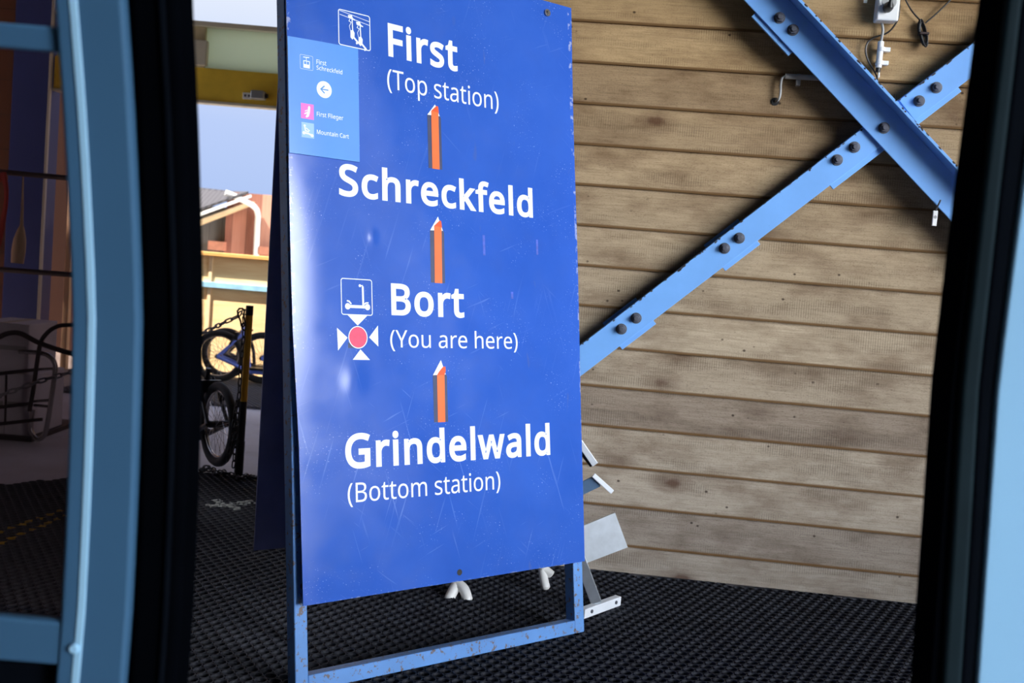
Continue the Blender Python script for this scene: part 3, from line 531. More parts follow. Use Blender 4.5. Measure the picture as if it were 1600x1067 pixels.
GLYPHS = json.loads("""{"(":[241,[[32,177,32,220,32,264,36,306,45,348,53,390,66,430,83,468,101,505,123,540,150,573,172,573,194,573,217,573,179,522,151,467,132,407,113,346,103,284,103,221,103,179,108,138,116,98,125,57,137,18,154,-20,171,-57,191,-93,216,-127,194,-127,172,-127,150,-127,123,-95,101,-61,83,-24,66,13,53,53,45,94,36,135]]],")":[241,[[209,264,209,220,209,177,204,135,196,94,188,53,175,13,158,-24,140,-61,118,-95,91,-127,69,-127,47,-127,25,-127,49,-93,70,-57,87,-20,103,18,116,57,124,98,133,138,137,179,137,221,137,263,133,304,124,346,116,387,103,427,87,465,70,504,49,539,24,573,46,573,68,573,91,573,118,540,140,505,158,468,175,430,188,390,196,348,204,306]]],"B":[521,[[187,573,241,573,313,573,367,562,404,541,440,520,459,483,459,431,459,408,455,388,446,371,438,354,426,339,409,328,393,316,373,308,350,304,350,303,350,301,350,300,374,296,395,289,415,279,435,269,450,254,461,236,472,217,478,193,478,163,478,128,470,99,454,74,438,50,415,31,385,19,356,6,320,0,279,0,212,0,145,0,78,0,78,191,78,382,78,573,132,573],[221,329,256,329,305,329,339,337,357,352,375,368,384,392,384,423,384,454,373,477,351,490,329,504,293,511,245,511,213,511,182,511,150,511,150,450,150,389,150,329,185,329],[187,269,150,269,150,199,150,130,150,61,188,61,227,61,265,61,316,61,352,71,371,91,391,110,401,136,401,168,401,189,397,206,388,221,379,236,364,248,344,256,323,265,295,269,260,269,223,269]]],"C":[507,[[349,517,323,517,293,517,265,512,241,502,216,491,195,476,178,456,161,436,148,412,139,383,130,354,125,322,125,286,125,239,132,198,147,164,162,129,184,102,213,83,242,65,279,55,322,55,348,55,371,57,394,62,416,66,438,71,460,78,460,57,460,36,460,15,438,7,416,1,393,-2,371,-6,343,-8,312,-8,254,-8,205,4,166,28,127,52,98,86,78,131,59,175,49,227,49,287,49,330,55,370,67,406,79,442,97,473,120,499,143,525,172,545,206,559,240,574,280,581,324,581,353,581,382,578,409,572,436,566,461,558,482,547,472,527,463,506,453,486,435,494,416,501,394,508,372,514]]],"F":[416,[[150,81,150,0,126,0,102,0,78,0,78,191,78,382,78,573,184,573,291,573,398,573,398,551,398,530,398,509,315,509,233,509,150,509,150,442,150,374,150,306,227,306,305,306,383,306,383,285,383,264,383,243,305,243,227,243,150,243,150,162]]],"G":[584,[[326,281,326,302,392,302,458,302,524,302,524,209,524,115,524,22,493,11,462,4,431,-1,399,-6,363,-8,323,-8,264,-8,214,4,173,28,133,51,102,85,81,130,59,174,49,226,49,286,49,346,61,398,84,442,108,486,142,520,186,544,230,568,283,581,346,581,378,581,408,578,437,572,465,566,492,558,516,547,507,526,498,505,489,484,469,493,446,501,421,508,395,514,369,517,342,517,296,517,257,508,225,489,192,470,167,444,150,409,133,375,124,334,124,286,124,241,132,201,146,166,161,131,184,103,216,84,247,64,289,55,340,55,365,55,387,56,404,59,422,61,438,64,452,68,452,125,452,182,452,238,410,238,368,238,326,238,326,260]]],"M":[727,[[350,0,330,0,268,167,205,335,142,502,141,502,140,502,139,502,140,491,141,478,142,461,142,445,143,426,144,407,144,387,144,368,144,347,144,231,144,116,144,0,122,0,100,0,78,0,78,191,78,382,78,573,113,573,149,573,184,573,243,416,302,260,361,103,362,103,363,103,364,103,424,260,484,416,544,573,579,573,614,573,650,573,650,382,650,191,650,0,626,0,602,0,578,0,578,117,578,235,578,352,578,371,578,389,579,408,580,426,580,444,581,460,582,476,583,490,584,501,583,501,582,501,581,501,517,334,453,167,390,0,370,0]]],"S":[440,[[403,183,403,153,403,119,394,90,378,66,361,42,337,24,307,11,276,-2,240,-8,198,-8,177,-8,156,-7,137,-5,117,-3,99,0,83,4,67,8,53,13,41,19,41,42,41,65,41,88,60,80,84,72,113,65,141,58,171,55,201,55,230,55,253,58,273,66,292,73,306,84,316,98,326,112,330,128,330,147,330,165,326,181,318,194,310,207,297,219,277,230,258,241,230,252,196,265,171,274,150,283,131,294,113,304,97,316,85,330,73,343,63,358,57,375,51,392,48,412,48,435,48,465,56,491,71,513,87,534,108,551,136,563,163,575,195,581,231,581,262,581,291,578,318,572,344,566,368,558,389,549,381,528,374,507,366,487,347,495,325,503,302,508,279,514,254,517,229,517,205,517,185,514,169,507,153,500,141,490,133,478,125,465,121,450,121,434,121,415,125,399,133,386,141,373,154,361,172,351,191,341,215,330,246,318,280,306,308,293,332,279,355,265,372,248,385,228,397,208]]],"T":[446,[[259,170,259,0,235,0,211,0,187,0,187,170,187,339,187,509,127,509,68,509,8,509,8,530,8,551,8,573,151,573,294,573,437,573,437,551,437,530,437,509,378,509,318,509,259,509,259,339]]],"Y":[454,[[177,385,227,291,277,385,326,479,376,573,402,573,428,573,454,573,390,456,327,339,263,222,263,148,263,74,263,0,239,0,215,0,191,0,191,73,191,146,191,219,127,337,64,455,0,573,26,573,52,573,79,573,128,479]]],"a":[450,[[203,437,231,437,283,437,322,426,347,403,372,380,385,343,385,293,385,195,385,98,385,0,368,0,351,0,334,0,329,20,325,41,320,61,319,61,318,61,317,61,304,45,292,32,279,22,266,12,251,4,234,-1,217,-6,196,-8,172,-8,147,-8,124,-3,103,6,82,15,66,29,55,48,43,67,37,91,37,119,37,162,54,195,87,219,121,242,173,254,243,257,267,257,292,258,316,259,316,268,316,276,316,285,316,321,308,345,293,359,277,373,255,380,227,380,204,380,183,377,163,370,142,363,123,356,106,347,99,365,91,383,84,400,103,410,125,419,151,426,176,433],[273,209,252,208,198,206,161,197,141,182,120,167,110,146,110,119,110,95,117,77,132,66,147,55,165,49,188,49,225,49,255,59,279,79,303,99,315,130,315,172,315,184,315,197,315,210,294,209]]],"c":[385,[[265,-8,241,-8,203,-8,169,0,139,15,109,31,86,55,69,87,53,120,44,162,44,213,44,265,53,308,71,342,88,375,112,399,142,415,173,430,207,438,245,438,267,438,288,436,309,431,329,426,346,421,358,415,351,395,344,376,337,356,324,361,309,365,292,370,275,374,259,376,244,376,215,376,191,370,172,358,154,345,140,327,131,303,122,279,117,249,117,213,117,179,122,150,131,126,140,102,153,84,172,71,190,59,213,53,240,53,263,53,284,55,302,60,320,65,336,71,351,78,351,57,351,36,351,15,337,8,321,2,304,-2,286,-6]]],"d":[493,[[243,-8,221,-8,167,-8,124,11,92,48,60,85,44,140,44,214,44,288,60,344,93,381,125,419,168,438,221,438,244,438,263,435,280,429,296,424,311,416,323,407,335,397,346,386,354,374,356,374,358,374,359,374,359,381,358,392,356,405,355,419,354,430,354,438,354,495,354,552,354,609,378,609,401,609,425,609,425,406,425,203,425,0,406,0,387,0,368,0,365,19,361,38,358,58,357,58,356,58,354,58,346,45,335,34,323,24,311,15,296,7,279,1,263,-5],[193,51,232,51,277,51,309,63,328,88,346,113,355,150,355,200,355,205,355,209,355,213,355,267,346,308,329,336,311,365,279,379,231,379,193,379,165,364,146,334,127,304,117,263,117,213,117,161,127,121,146,93,165,65]]],"e":[452,[[196,438,234,438,271,438,303,430,329,414,356,398,376,375,390,346,404,317,411,283,411,244,411,230,411,215,411,201,313,201,215,201,117,201,118,153,131,116,154,90,178,65,211,52,254,52,281,52,306,55,327,60,348,65,370,72,392,82,392,61,392,41,392,20,370,10,349,3,327,-1,306,-6,280,-8,251,-8,210,-8,174,0,143,17,112,33,88,58,70,91,53,124,44,164,44,212,44,259,52,299,68,333,84,366,106,392,134,411,163,429],[257,380,233,380,200,380,173,369,154,348,134,326,122,296,119,257,192,257,265,257,338,257,338,282,334,303,326,322,319,340,308,354,292,364,277,375]]],"f":[276,[[266,393,266,375,230,375,194,375,158,375,158,250,158,125,158,0,134,0,111,0,87,0,87,125,87,250,87,375,62,375,37,375,12,375,12,386,12,397,12,408,37,416,62,424,87,432,87,441,87,449,87,457,87,494,93,524,104,547,115,570,131,587,152,597,172,608,198,613,227,613,244,613,260,612,274,609,288,606,300,603,310,599,304,581,298,562,292,544,283,546,273,549,262,552,251,554,240,556,228,556,204,556,187,548,175,532,164,516,158,492,158,458,158,449,158,439,158,430,194,430,230,430,266,430,266,412]]],"g":[493,[[165,438,221,438,249,438,274,433,297,422,320,411,339,395,355,373,357,373,358,373,359,373,362,392,366,411,369,430,388,430,406,430,425,430,425,284,425,138,425,-7,425,-48,418,-82,404,-109,390,-137,369,-158,341,-172,312,-186,276,-192,233,-192,202,-192,173,-190,147,-186,121,-181,98,-174,78,-165,78,-144,78,-122,78,-100,98,-111,122,-119,149,-125,176,-131,206,-134,237,-134,273,-134,302,-123,324,-101,345,-80,355,-50,355,-13,355,-7,355,-2,355,4,355,10,356,20,356,32,357,44,357,52,358,57,357,57,356,57,354,57,339,35,321,19,299,8,277,-3,251,-8,221,-8,166,-8,122,11,91,51,60,90,44,144,44,214,44,283,60,337,91,377,122,418],[259,379,230,379,206,379,186,372,169,359,152,346,139,328,130,303,121,279,117,249,117,213,117,160,127,120,146,92,166,64,194,50,232,50,254,50,272,53,288,58,303,64,316,73,326,85,337,97,344,112,349,131,354,149,356,172,356,197,356,203,356,209,356,214,356,253,352,285,343,309,334,333,320,350,302,362,283,373]]],"h":[496,[[139,490,139,431,139,420,138,410,138,399,137,389,136,379,135,370,136,370,138,370,140,370,149,385,160,398,174,407,188,417,203,424,221,429,238,435,255,437,273,437,308,437,337,432,360,421,384,410,401,393,413,370,425,347,431,317,431,280,431,187,431,93,431,0,407,0,384,0,361,0,361,92,361,183,361,275,361,310,353,336,338,353,322,370,298,379,265,379,233,379,207,372,189,360,171,348,158,331,150,308,143,284,139,256,139,222,139,148,139,74,139,0,115,0,92,0,68,0,68,203,68,406,68,609,92,609,115,609,139,609,139,550]]],"i":[207,[[115,430,139,430,139,287,139,143,139,0,115,0,92,0,68,0,68,143,68,287,68,430,92,430],[92,591,104,591,115,591,124,587,133,580,141,573,145,562,145,546,145,531,141,520,133,512,124,505,115,501,104,501,92,501,83,505,75,512,67,520,63,531,63,546,63,562,67,573,75,580,83,587]]],"k":[428,[[138,397,138,291,138,283,138,271,137,257,136,244,135,231,135,221,136,221,137,221,138,221,141,226,146,232,152,240,159,248,165,256,172,264,179,273,184,279,189,285,235,333,281,381,326,430,354,430,381,430,409,430,351,369,293,307,235,246,297,164,359,82,421,0,393,0,364,0,336,0,286,67,237,134,187,200,171,186,154,172,138,158,138,105,138,53,138,0,115,0,91,0,68,0,68,203,68,406,68,609,91,609,115,609,138,609,138,503]]],"l":[207,[[139,203,139,0,115,0,92,0,68,0,68,203,68,406,68,609,92,609,115,609,139,609,139,406]]],"m":[750,[[512,438,540,438,588,438,625,425,649,401,673,376,685,335,685,280,685,187,685,93,685,0,662,0,638,0,615,0,615,92,615,184,615,277,615,310,608,336,594,353,580,370,558,379,528,379,486,379,456,366,438,342,420,318,411,283,411,237,411,158,411,79,411,0,388,0,365,0,342,0,342,92,342,184,342,277,342,299,338,318,332,333,326,348,316,360,303,367,290,375,274,379,253,379,225,379,202,372,185,360,169,348,157,331,150,308,142,285,139,257,139,223,139,149,139,74,139,0,115,0,92,0,68,0,68,143,68,287,68,430,87,430,106,430,125,430,129,410,132,391,136,371,137,371,138,371,140,371,149,386,160,399,173,409,186,418,200,426,217,431,233,435,249,438,266,438,299,438,327,432,349,420,371,408,388,390,398,366,399,366,400,366,402,366,416,390,436,408,461,420,486,432]]],"n":[496,[[257,438,275,438,326,438,365,425,391,401,418,376,431,335,431,280,431,187,431,93,431,0,407,0,384,0,361,0,361,92,361,183,361,275,361,310,353,336,338,353,322,370,298,379,265,379,217,379,184,365,166,338,148,312,139,273,139,223,139,149,139,74,139,0,115,0,92,0,68,0,68,143,68,287,68,430,87,430,106,430,125,430,129,410,132,391,136,371,137,371,138,371,140,371,149,386,161,399,175,409,189,418,205,426,222,431,239,435]]],"o":[485,[[442,263,442,216,442,180,437,148,428,121,418,93,405,70,388,51,370,31,349,17,324,7,300,-3,272,-8,241,-8,213,-8,187,-3,163,7,139,17,118,31,100,51,83,70,69,93,59,121,49,148,44,180,44,216,44,263,52,304,68,336,84,369,107,394,137,412,167,429,203,438,244,438,283,438,317,429,347,412,377,394,400,369,417,336,433,304],[117,267,117,216,117,182,121,153,130,128,139,103,153,84,172,71,190,57,214,51,243,51,272,51,296,57,314,71,333,84,347,103,356,128,364,153,369,182,369,216,369,250,364,279,355,303,346,327,332,346,314,359,296,372,272,379,242,379,198,379,167,364,147,335,127,306]]],"p":[493,[[250,438,273,438,326,438,368,419,401,383,433,346,449,290,449,216,449,167,442,126,427,93,412,59,392,34,365,17,339,0,308,-8,272,-8,250,-8,230,-5,213,1,196,7,182,14,170,24,158,33,147,43,139,55,137,55,136,55,134,55,135,45,136,34,137,20,138,6,139,-6,139,-16,139,-75,139,-134,139,-192,115,-192,92,-192,68,-192,68,15,68,222,68,430,87,430,107,430,126,430,129,410,132,391,136,371,137,371,138,371,139,371,147,384,158,395,170,405,182,415,196,423,213,429,230,435],[299,379,260,379,231,379,208,373,190,362,172,351,160,335,152,313,144,291,139,263,139,229,139,225,139,220,139,216,139,180,142,150,150,126,157,101,170,83,188,70,206,57,230,51,261,51,288,51,309,58,326,72,343,87,355,106,364,131,372,156,376,184,376,217,376,266,367,305,348,334,329,364]]],"r":[331,[[249,438,269,438,277,438,285,437,295,437,304,436,312,435,319,433,316,411,313,390,310,368,303,370,296,371,287,372,279,373,271,374,264,374,247,374,231,370,217,363,202,356,188,347,176,334,165,321,155,306,149,289,142,271,139,251,139,229,139,153,139,76,139,0,115,0,92,0,68,0,68,143,68,287,68,430,87,430,107,430,126,430,129,404,131,377,134,351,135,351,136,351,137,351,146,367,157,382,170,395,183,408,198,418,214,426,231,434]]],"s":[384,[[348,142,348,119,348,91,341,68,327,49,313,30,294,16,268,6,242,-3,212,-8,176,-8,146,-8,121,-6,99,-1,77,4,58,11,42,19,42,41,42,62,42,83,59,75,80,67,104,60,128,53,153,49,178,49,214,49,240,55,256,66,272,78,280,93,280,112,280,123,277,133,271,141,265,150,255,158,239,167,224,175,202,185,174,196,146,206,122,217,103,228,83,238,68,251,57,266,46,281,41,300,41,324,41,360,56,388,85,408,115,428,154,438,202,438,228,438,253,435,275,430,298,425,319,418,339,409,331,390,323,372,315,353,297,360,278,367,258,372,238,377,218,380,197,380,168,380,146,375,131,366,116,357,108,344,108,328,108,316,112,306,119,298,126,290,137,282,154,274,170,266,191,256,219,246,246,236,269,226,289,215,308,204,323,191,333,176,343,161]]],"t":[289,[[192,50,212,50,222,50,233,51,245,53,256,54,265,56,272,59,272,41,272,23,272,5,264,1,254,-2,240,-4,226,-7,213,-8,200,-8,177,-8,157,-4,138,4,119,11,103,25,91,44,80,63,74,90,74,125,74,209,74,292,74,375,53,375,33,375,13,375,13,387,13,398,13,409,33,418,54,428,75,437,84,468,93,498,103,528,117,528,130,528,144,528,144,496,144,463,144,430,186,430,227,430,269,430,269,412,269,393,269,375,227,375,186,375,144,375,144,292,144,210,144,127,144,101,151,81,163,69,176,56]]],"u":[496,[[404,430,427,430,427,287,427,143,427,0,408,0,389,0,370,0,366,19,363,38,359,57,358,57,357,57,356,57,347,42,335,30,321,20,306,10,291,3,273,-1,256,-6,238,-8,220,-8,186,-8,157,-3,134,8,110,19,93,36,81,59,69,82,63,112,63,148,63,242,63,336,63,430,87,430,111,430,135,430,135,338,135,245,135,153,135,119,142,93,158,76,173,59,198,51,230,51,262,51,287,57,306,69,324,81,337,98,345,121,353,145,357,173,357,206,357,281,357,355,357,430,380,430]]],"w":[630,[[370,162,346,243,342,254,339,265,336,276,333,287,330,298,328,308,325,317,323,327,321,335,319,344,317,351,316,357,315,357,314,357,313,357,312,351,310,344,308,335,306,327,304,317,302,307,300,297,297,286,294,275,291,265,288,253,284,242,258,162,233,81,207,1,180,1,153,1,127,1,87,144,48,287,9,431,33,431,57,431,82,431,102,354,121,278,141,201,145,186,149,170,153,154,157,139,160,124,163,109,166,95,168,83,169,73,170,73,171,73,172,73,174,79,176,87,178,97,180,107,182,117,185,128,187,138,190,149,193,160,196,170,199,180,201,188,227,269,252,350,277,431,303,431,329,431,354,431,379,350,404,269,428,188,432,176,436,163,440,149,444,135,447,122,451,109,454,96,456,84,457,74,458,74,459,74,460,74,461,83,463,94,466,108,469,121,473,136,477,153,481,169,485,185,489,201,509,278,529,354,549,431,573,431,597,431,621,431,582,287,542,144,502,1,474,1,447,1,419,1,395,82]]]," ":[209,[]]}""")
_gc = {}
def glyph(ch, bold):
    """one letter outline as a filled 2D curve; bold swells the stems"""
    if ch == 'B': bold = min(bold, .0205)
    if (ch, bold) in _gc: return _gc[(ch, bold)]
    cu = bpy.data.curves.new('t', 'CURVE'); cu.dimensions = '2D'; cu.fill_mode = 'FRONT'
    for q in GLYPHS[ch][1]:
        P = np.array(q, float).reshape(-1, 3, 2)/1000; n = len(P); poly = []
        for i in range(n):
            a, h1, h2, b = P[i, 1], P[i, 2], P[(i+1) % n, 0], P[(i+1) % n, 1]
            chord = np.linalg.norm(b-a); bend = abs(np.cross(h1-a, b-a))+abs(np.cross(h2-a, b-a))
            m = 1 if bend < 1e-3*max(chord, 1e-6)*4 else 4
            for k in range(m):
                t = k/m; poly.append((1-t)**3*a+3*(1-t)**2*t*h1+3*(1-t)*t*t*h2+t**3*b)
        Q = [poly[0]]
        for p in poly[1:]:
            if np.linalg.norm(p-Q[-1]) > .004: Q.append(p)
        if np.linalg.norm(Q[0]-Q[-1]) < .004: Q.pop()
        Q = np.array(Q); n = len(Q)
        if bold:
            e = np.roll(Q, -1, 0)-Q; e /= np.linalg.norm(e, axis=1)[:, None]; nr = np.stack([-e[:, 1], e[:, 0]], 1)   # TrueType winding: the ink lies to the right
            pn = np.roll(nr, 1, 0); mt = nr+pn; mt = mt/np.maximum(np.sum(mt*mt, 1), .8)[:, None]*2
            Q = Q+mt*bold
        sp = cu.splines.new('POLY'); sp.points.add(n-1); sp.use_cyclic_u = True
        for pt, c in zip(sp.points, Q): pt.co = (c[0], c[1], 0, 1)
    ob = bpy.data.objects.new('t', cu); COL.objects.link(ob)
    dg = bpy.context.evaluated_depsgraph_get(); dg.update(); me = bpy.data.meshes.new_from_object(ob.evaluated_get(dg))
    r = (np.array([v.co[:2] for v in me.vertices]), [tuple(p.vertices) for p in me.polygons])
    bpy.data.objects.remove(ob); bpy.data.curves.remove(cu); bpy.data.meshes.remove(me); _gc[(ch, bold)] = r; return r
def text_polys(body, bold):
    x = 0; ends = []; V = []; Fs = []
    for ch in body:
        if ch == ' ': ends.append(x+.5*GLYPHS[ch][0]/1000)
        else:
            gv, gf = glyph(ch, bold); b0 = len(V); V += [(p[0]+x, p[1]) for p in gv]; Fs += [tuple(b0+i for i in f) for f in gf]
        x += GLYPHS[ch][0]/1000+bold*1.7
    return np.array(V), Fs, ends
def lettering(body, u0, u1, base, cap, mat, parent, bold=0.0, n=.0306):
    V, Fs, ends = text_polys(body, bold); H, _, _ = text_polys('B', bold); hb, ch = H[:, 1].min(), H[:, 1].max()-H[:, 1].min()
    x0, x1 = V[:, 0].min(), V[:, 0].max(); words = body.split(' '); cuts = [-1e9]+ends+[1e9]
    for k, wd_ in enumerate(words):
        b = MB(); Fk = [f for f in Fs if cuts[k] < V[list(f), 0].mean() < cuts[k+1]]; ids = sorted({i for f in Fk for i in f}); mp_ = {i: j for j, i in enumerate(ids)}
        b.add([pp(u0+(V[i, 0]-x0)/(x1-x0)*(u1-u0), base+(V[i, 1]-hb)/ch*cap, n) for i in ids], [tuple(mp_[i] for i in f) for f in Fk])
        o = b.build('lettering', mat, parent, origin=SO); o['label'] = 'white lettering reading '+wd_
B_ = .024
lettering('First', .2915, .5270, 1.6375, .0905, M['white'], panel, B_)
lettering('(Top station)', .2855, .6735, 1.5490, .0530, M['white'], panel, 0)
lettering('Schreckfeld', .1325, .7935, 1.2445, .0830, M['white'], panel, B_)
lettering('Bort', .2865, .5270, .9400, .0850, M['white'], panel, B_)
lettering('(You are here)', .2805, .7180, .8545, .0460, M['white'], panel, 0)
lettering('Grindelwald', .1360, .8320, .5435, .0880, M['white'], panel, B_)
lettering('(Bottom station)', .1410, .6410, .4570, .0495, M['white'], panel, 0)
# arrows: grey film with a strip of orange tape
for (v0, vs_, vt, fold) in ((1.3490, 1.4970, 1.5300, 0), (1.0330, 1.1765, 1.2165, 0), (.6525, .7800, .8215, 1)):
    u0, u1, ut = .4165, .4635, .4440
    ar = printed('arrow', [[(u0, v0), (u1, v0), (u1, vs_-.004), (ut, vt), (u0, vs_)]], M['arrow_grey'], sign, .0306, 'grey upward arrow with orange tape')
    printed('arrow_tip', [[(u0, vs_), (u1-.004, vs_+.002), (ut, vt)]], M['white'], ar, .0309)
    st = vs_+.012-(.012 if fold else 0)
    printed('tape', [[(.4288, v0-.0005), (.4535, v0-.0005), (.4548, st), (.4300, st+.001)]], M['orange'], ar, .0314)
    if fold: P = [[(.4300, st+.001), (.4548, st), (.4590, st+.012), (.4580, st+.024), (.4490, st+.022), (.4370, st+.010)]]
    else: P = [[(.4300, st+.001), (.4560, st-.001), (.4540, st+.016), (.4490, st+.0175), (.4400, st+.010)]]
    printed('tape_fold', P, M['orange_dark'], ar, .0318)
# "you are here" mark
printed('ring', [circ((.1805, .8790), .0292, 36)], M['white'], panel, .0306)
printed('red_dot', [circ((.1805, .8790), .0268, 36)], M['red_dot'], panel, .0309, 'red dot')
for T_ in ([(.1500, .9365), (.2100, .9355), (.1800, .9095)], [(.1180, .9025), (.1200, .8440), (.1488, .8776)],
           [(.2144, .8795), (.2430, .9115), (.2425, .8560)], [(.1626, .8210), (.2158, .8205), (.1870, .8480)]):
    printed('triangle', [T_], M['white'], panel, .0306)
printed('tape_residue', [[(.150, .866), (.150, .851), (.172, .851), (.166, .860)]], M['arrow_grey'], panel, .0305)
for (u, v, w_, h_) in ((.601, 1.12, .008, .058), (.803, 1.135, .007, .045), (.700, 1.0, .008, .02), (.600, .86, .030, .006)):
    printed('tape_residue', [[(u, v), (u+w_, v), (u+w_, v+h_), (u, v+h_)]], simple('faded_tape_mark', srgb(70, 92, 190), .5, var=.25, scale=80), panel, .0304)
# pictograms
def loc2(u0, u1, v0, v1): return lambda x, y: (u0+(u1-u0)*x, v0+(v1-v0)*y)
q = loc2(.1318, .2275, .9362, 1.0310); w = .0957
S = roundrect_ring(.1318, .2275, .9362, 1.0310, .007, .0022)
S += [circ(q(.205, .235), .0082), circ(q(.835, .235), .0082)]
S += strokepoly([q(.22, .235), q(.80, .235)], .0078)+strokepoly([q(.695, .80), q(.70, .26)], .0058)+strokepoly([q(.60, .815), q(.70, .82)], .0026)+[circ(q(.605, .815), .0038)]
S += strokepoly([q(.18, .385), q(.25, .375), q(.32, .30)], .0040)+strokepoly([q(.72, .30), q(.78, .345), q(.87, .355)], .0036)
printed('scooter_pictogram', S, M['white'], panel, .0306)
q = loc2(.1372, .2352, 1.6388, 1.7342)
S = roundrect_ring(.1372, .2352, 1.6388, 1.7342, .007, .0024)
S += strokepoly([q(.05, .955), q(.98, .835)], .0014)+strokepoly([q(.05, .85), q(.98, .73)], .0014)
for (dx, dy) in ((0, 0), (.25, -.135)):
    c = lambda x, y: q(x+dx, y+dy)
    S += [[c(.30, .88), c(.42, .90), c(.46, .82), c(.52, .80), c(.52, .77), c(.40, .79), c(.32, .80)]]
    S += strokepoly([c(.36, .78), c(.33, .72), c(.40, .70)], .0018)+strokepoly([c(.43, .79), c(.44, .48)], .0030)
    S += strokepoly([c(.40, .70), c(.34, .58), c(.37, .46)], .0014)
    S += [[c(.37, .46), c(.45, .50), c(.50, .42), c(.49, .30), c(.43, .22), c(.37, .27)]]
    S += strokepoly([c(.46, .30), c(.60, .17), c(.54, .13)], .0052)
printed('seat_pictogram', S, M['white'], panel, .0306)
# light blue plate stuck on the upper left
b = MB(); NP = 14
b.grid(lambda a, c: pp(-.0085+(.2025+.0)*a, 1.3372+(.2965+.004*a)*c, .0338), NP, NP)
n_ = len(b.v); b.grid(lambda a, c: pp(-.0085+.2025*(1-a), 1.3372+(.2965+.004*(1-a))*c, .0309), NP, NP)
bd = [i for i in range(NP+1)]+[NP+(NP+1)*j for j in range(1, NP+1)]+[(NP+1)*NP+NP-i for i in range(1, NP+1)]+[(NP+1)*(NP-j) for j in range(1, NP)]
def mir(i): r, c_ = divmod(i, NP+1); return n_+r*(NP+1)+(NP-c_)
for i in range(len(bd)): a_, c_ = bd[i], bd[(i+1) % len(bd)]; b.f.append((c_, a_, mir(a_), mir(c_)))
plate = b.build('direction_plate', M['plate'], sign, origin=SO); plate['label'] = 'light blue direction plate with left arrow'
PN = .0344
S = roundrect_ring(.0240, .0602, 1.5555, 1.5925, .0030, .0007)
S += strokepoly([(.0330, 1.5865), (.0500, 1.5875)], .0022)+strokepoly([(.0415, 1.587), (.0415, 1.578)], .0016)
S += [[(.0330, 1.5595), (.0512, 1.5595), (.0512, 1.5690), (.0330, 1.5690)]]+strokepoly([(.0342, 1.569), (.0342, 1.5775), (.0502, 1.5775), (.0502, 1.569)], .0022)+strokepoly([(.0422, 1.569), (.0422, 1.577)], .0016)
printed('cabin_pictogram', S, M['white'], plate, PN)
lettering('First', .0700, .0985, 1.5750, .0118, M['white'], plate, .008, PN)
lettering('Schreckfeld', .0700, .1450, 1.5605, .0108, M['white'], plate, .008, PN)
printed('arrow_disc', [circ((.0912, 1.5120), .0218, 36)], M['white'], plate, PN)
printed('arrow', strokepoly([(.1030, 1.512), (.0830, 1.512)], .0030)+strokepoly([(.0920, 1.5215), (.0815, 1.512), (.0920, 1.5025)], .0034), M['plate_mark'], plate, PN+.0003, 'blue left arrow')
printed('pink_square', [[(.0244, 1.4290), (.0602, 1.4290), (.0602, 1.4680), (.0244, 1.4680)]], M['pink'], plate, PN, 'magenta square')
S = [[(.0470, 1.464), (.0505, 1.460), (.0490, 1.446), (.0460, 1.436), (.0400, 1.432), (.0370, 1.434), (.0400, 1.440), (.0415, 1.447), (.0440, 1.452), (.0440, 1.459)]]+strokepoly([(.034, 1.441), (.042, 1.446)], .003)+strokepoly([(.035, 1.448), (.043, 1.452)], .002)
printed('flyer_pictogram', S, M['white'], plate, PN+.0003)
lettering('First Flieger', .0688, .1460, 1.4405, .0112, M['white'], plate, .008, PN)
printed('pale_square', [[(.0250, 1.3808), (.0602, 1.3808), (.0602, 1.4195), (.0250, 1.4195)]], M['pale_square'], plate, PN, 'pale blue square')
S = strokepoly([(.030, 1.393), (.044, 1.392), (.057, 1.387)], .0042)+[circ((.0315, 1.3925), .0042, 16), circ((.0545, 1.388), .0042, 16), circ((.034, 1.411), .0032, 14)]
S += strokepoly([(.034, 1.408), (.036, 1.398), (.046, 1.397)], .0034)+strokepoly([(.037, 1.406), (.048, 1.399)], .0022)
printed('cart_pictogram', S, M['white'], plate, PN+.0003)
lettering('Mountain Cart', .0682, .1620, 1.3945, .0112, M['white'], plate, .008, PN)
# rear board, hinged at the top, and its single stay
def rb(u, D, z): return SO+SD*u+SB*D+UPV*z
def rearD(z): return float(np.interp(z, [.25, 1.9], [.292, .335]))
mb = MB(); Pz = [(0, .283), (0, 1.86)]
Pq = [rb(.015, rearD(.283), .283), rb(.965, rearD(.25), .25), rb(.965, rearD(1.86), 1.86), rb(.015, rearD(1.86), 1.86)]
mb.prism(Pq, SB*.004).build('rear_panel', M['rear_panel'], sign, origin=SO)
o = MB().tube([rb(.17, .318, 0.0), rb(.17, .36, 1.80)], .012, 8).build('rear_stay', M['rear_panel'], sign, origin=SO)
o = MB().tube([rb(.82, .36, .45), rb(.82, .36, 1.80)], .012, 8).build('rear_stay', M['rear_panel'], sign, origin=SO)
for u in (.1, .85): MB().obox(rb(u, .345, 1.868), SD, SB, UPV, .04, .045, .012).build('hinge', M['bolt'], sign, origin=SO)

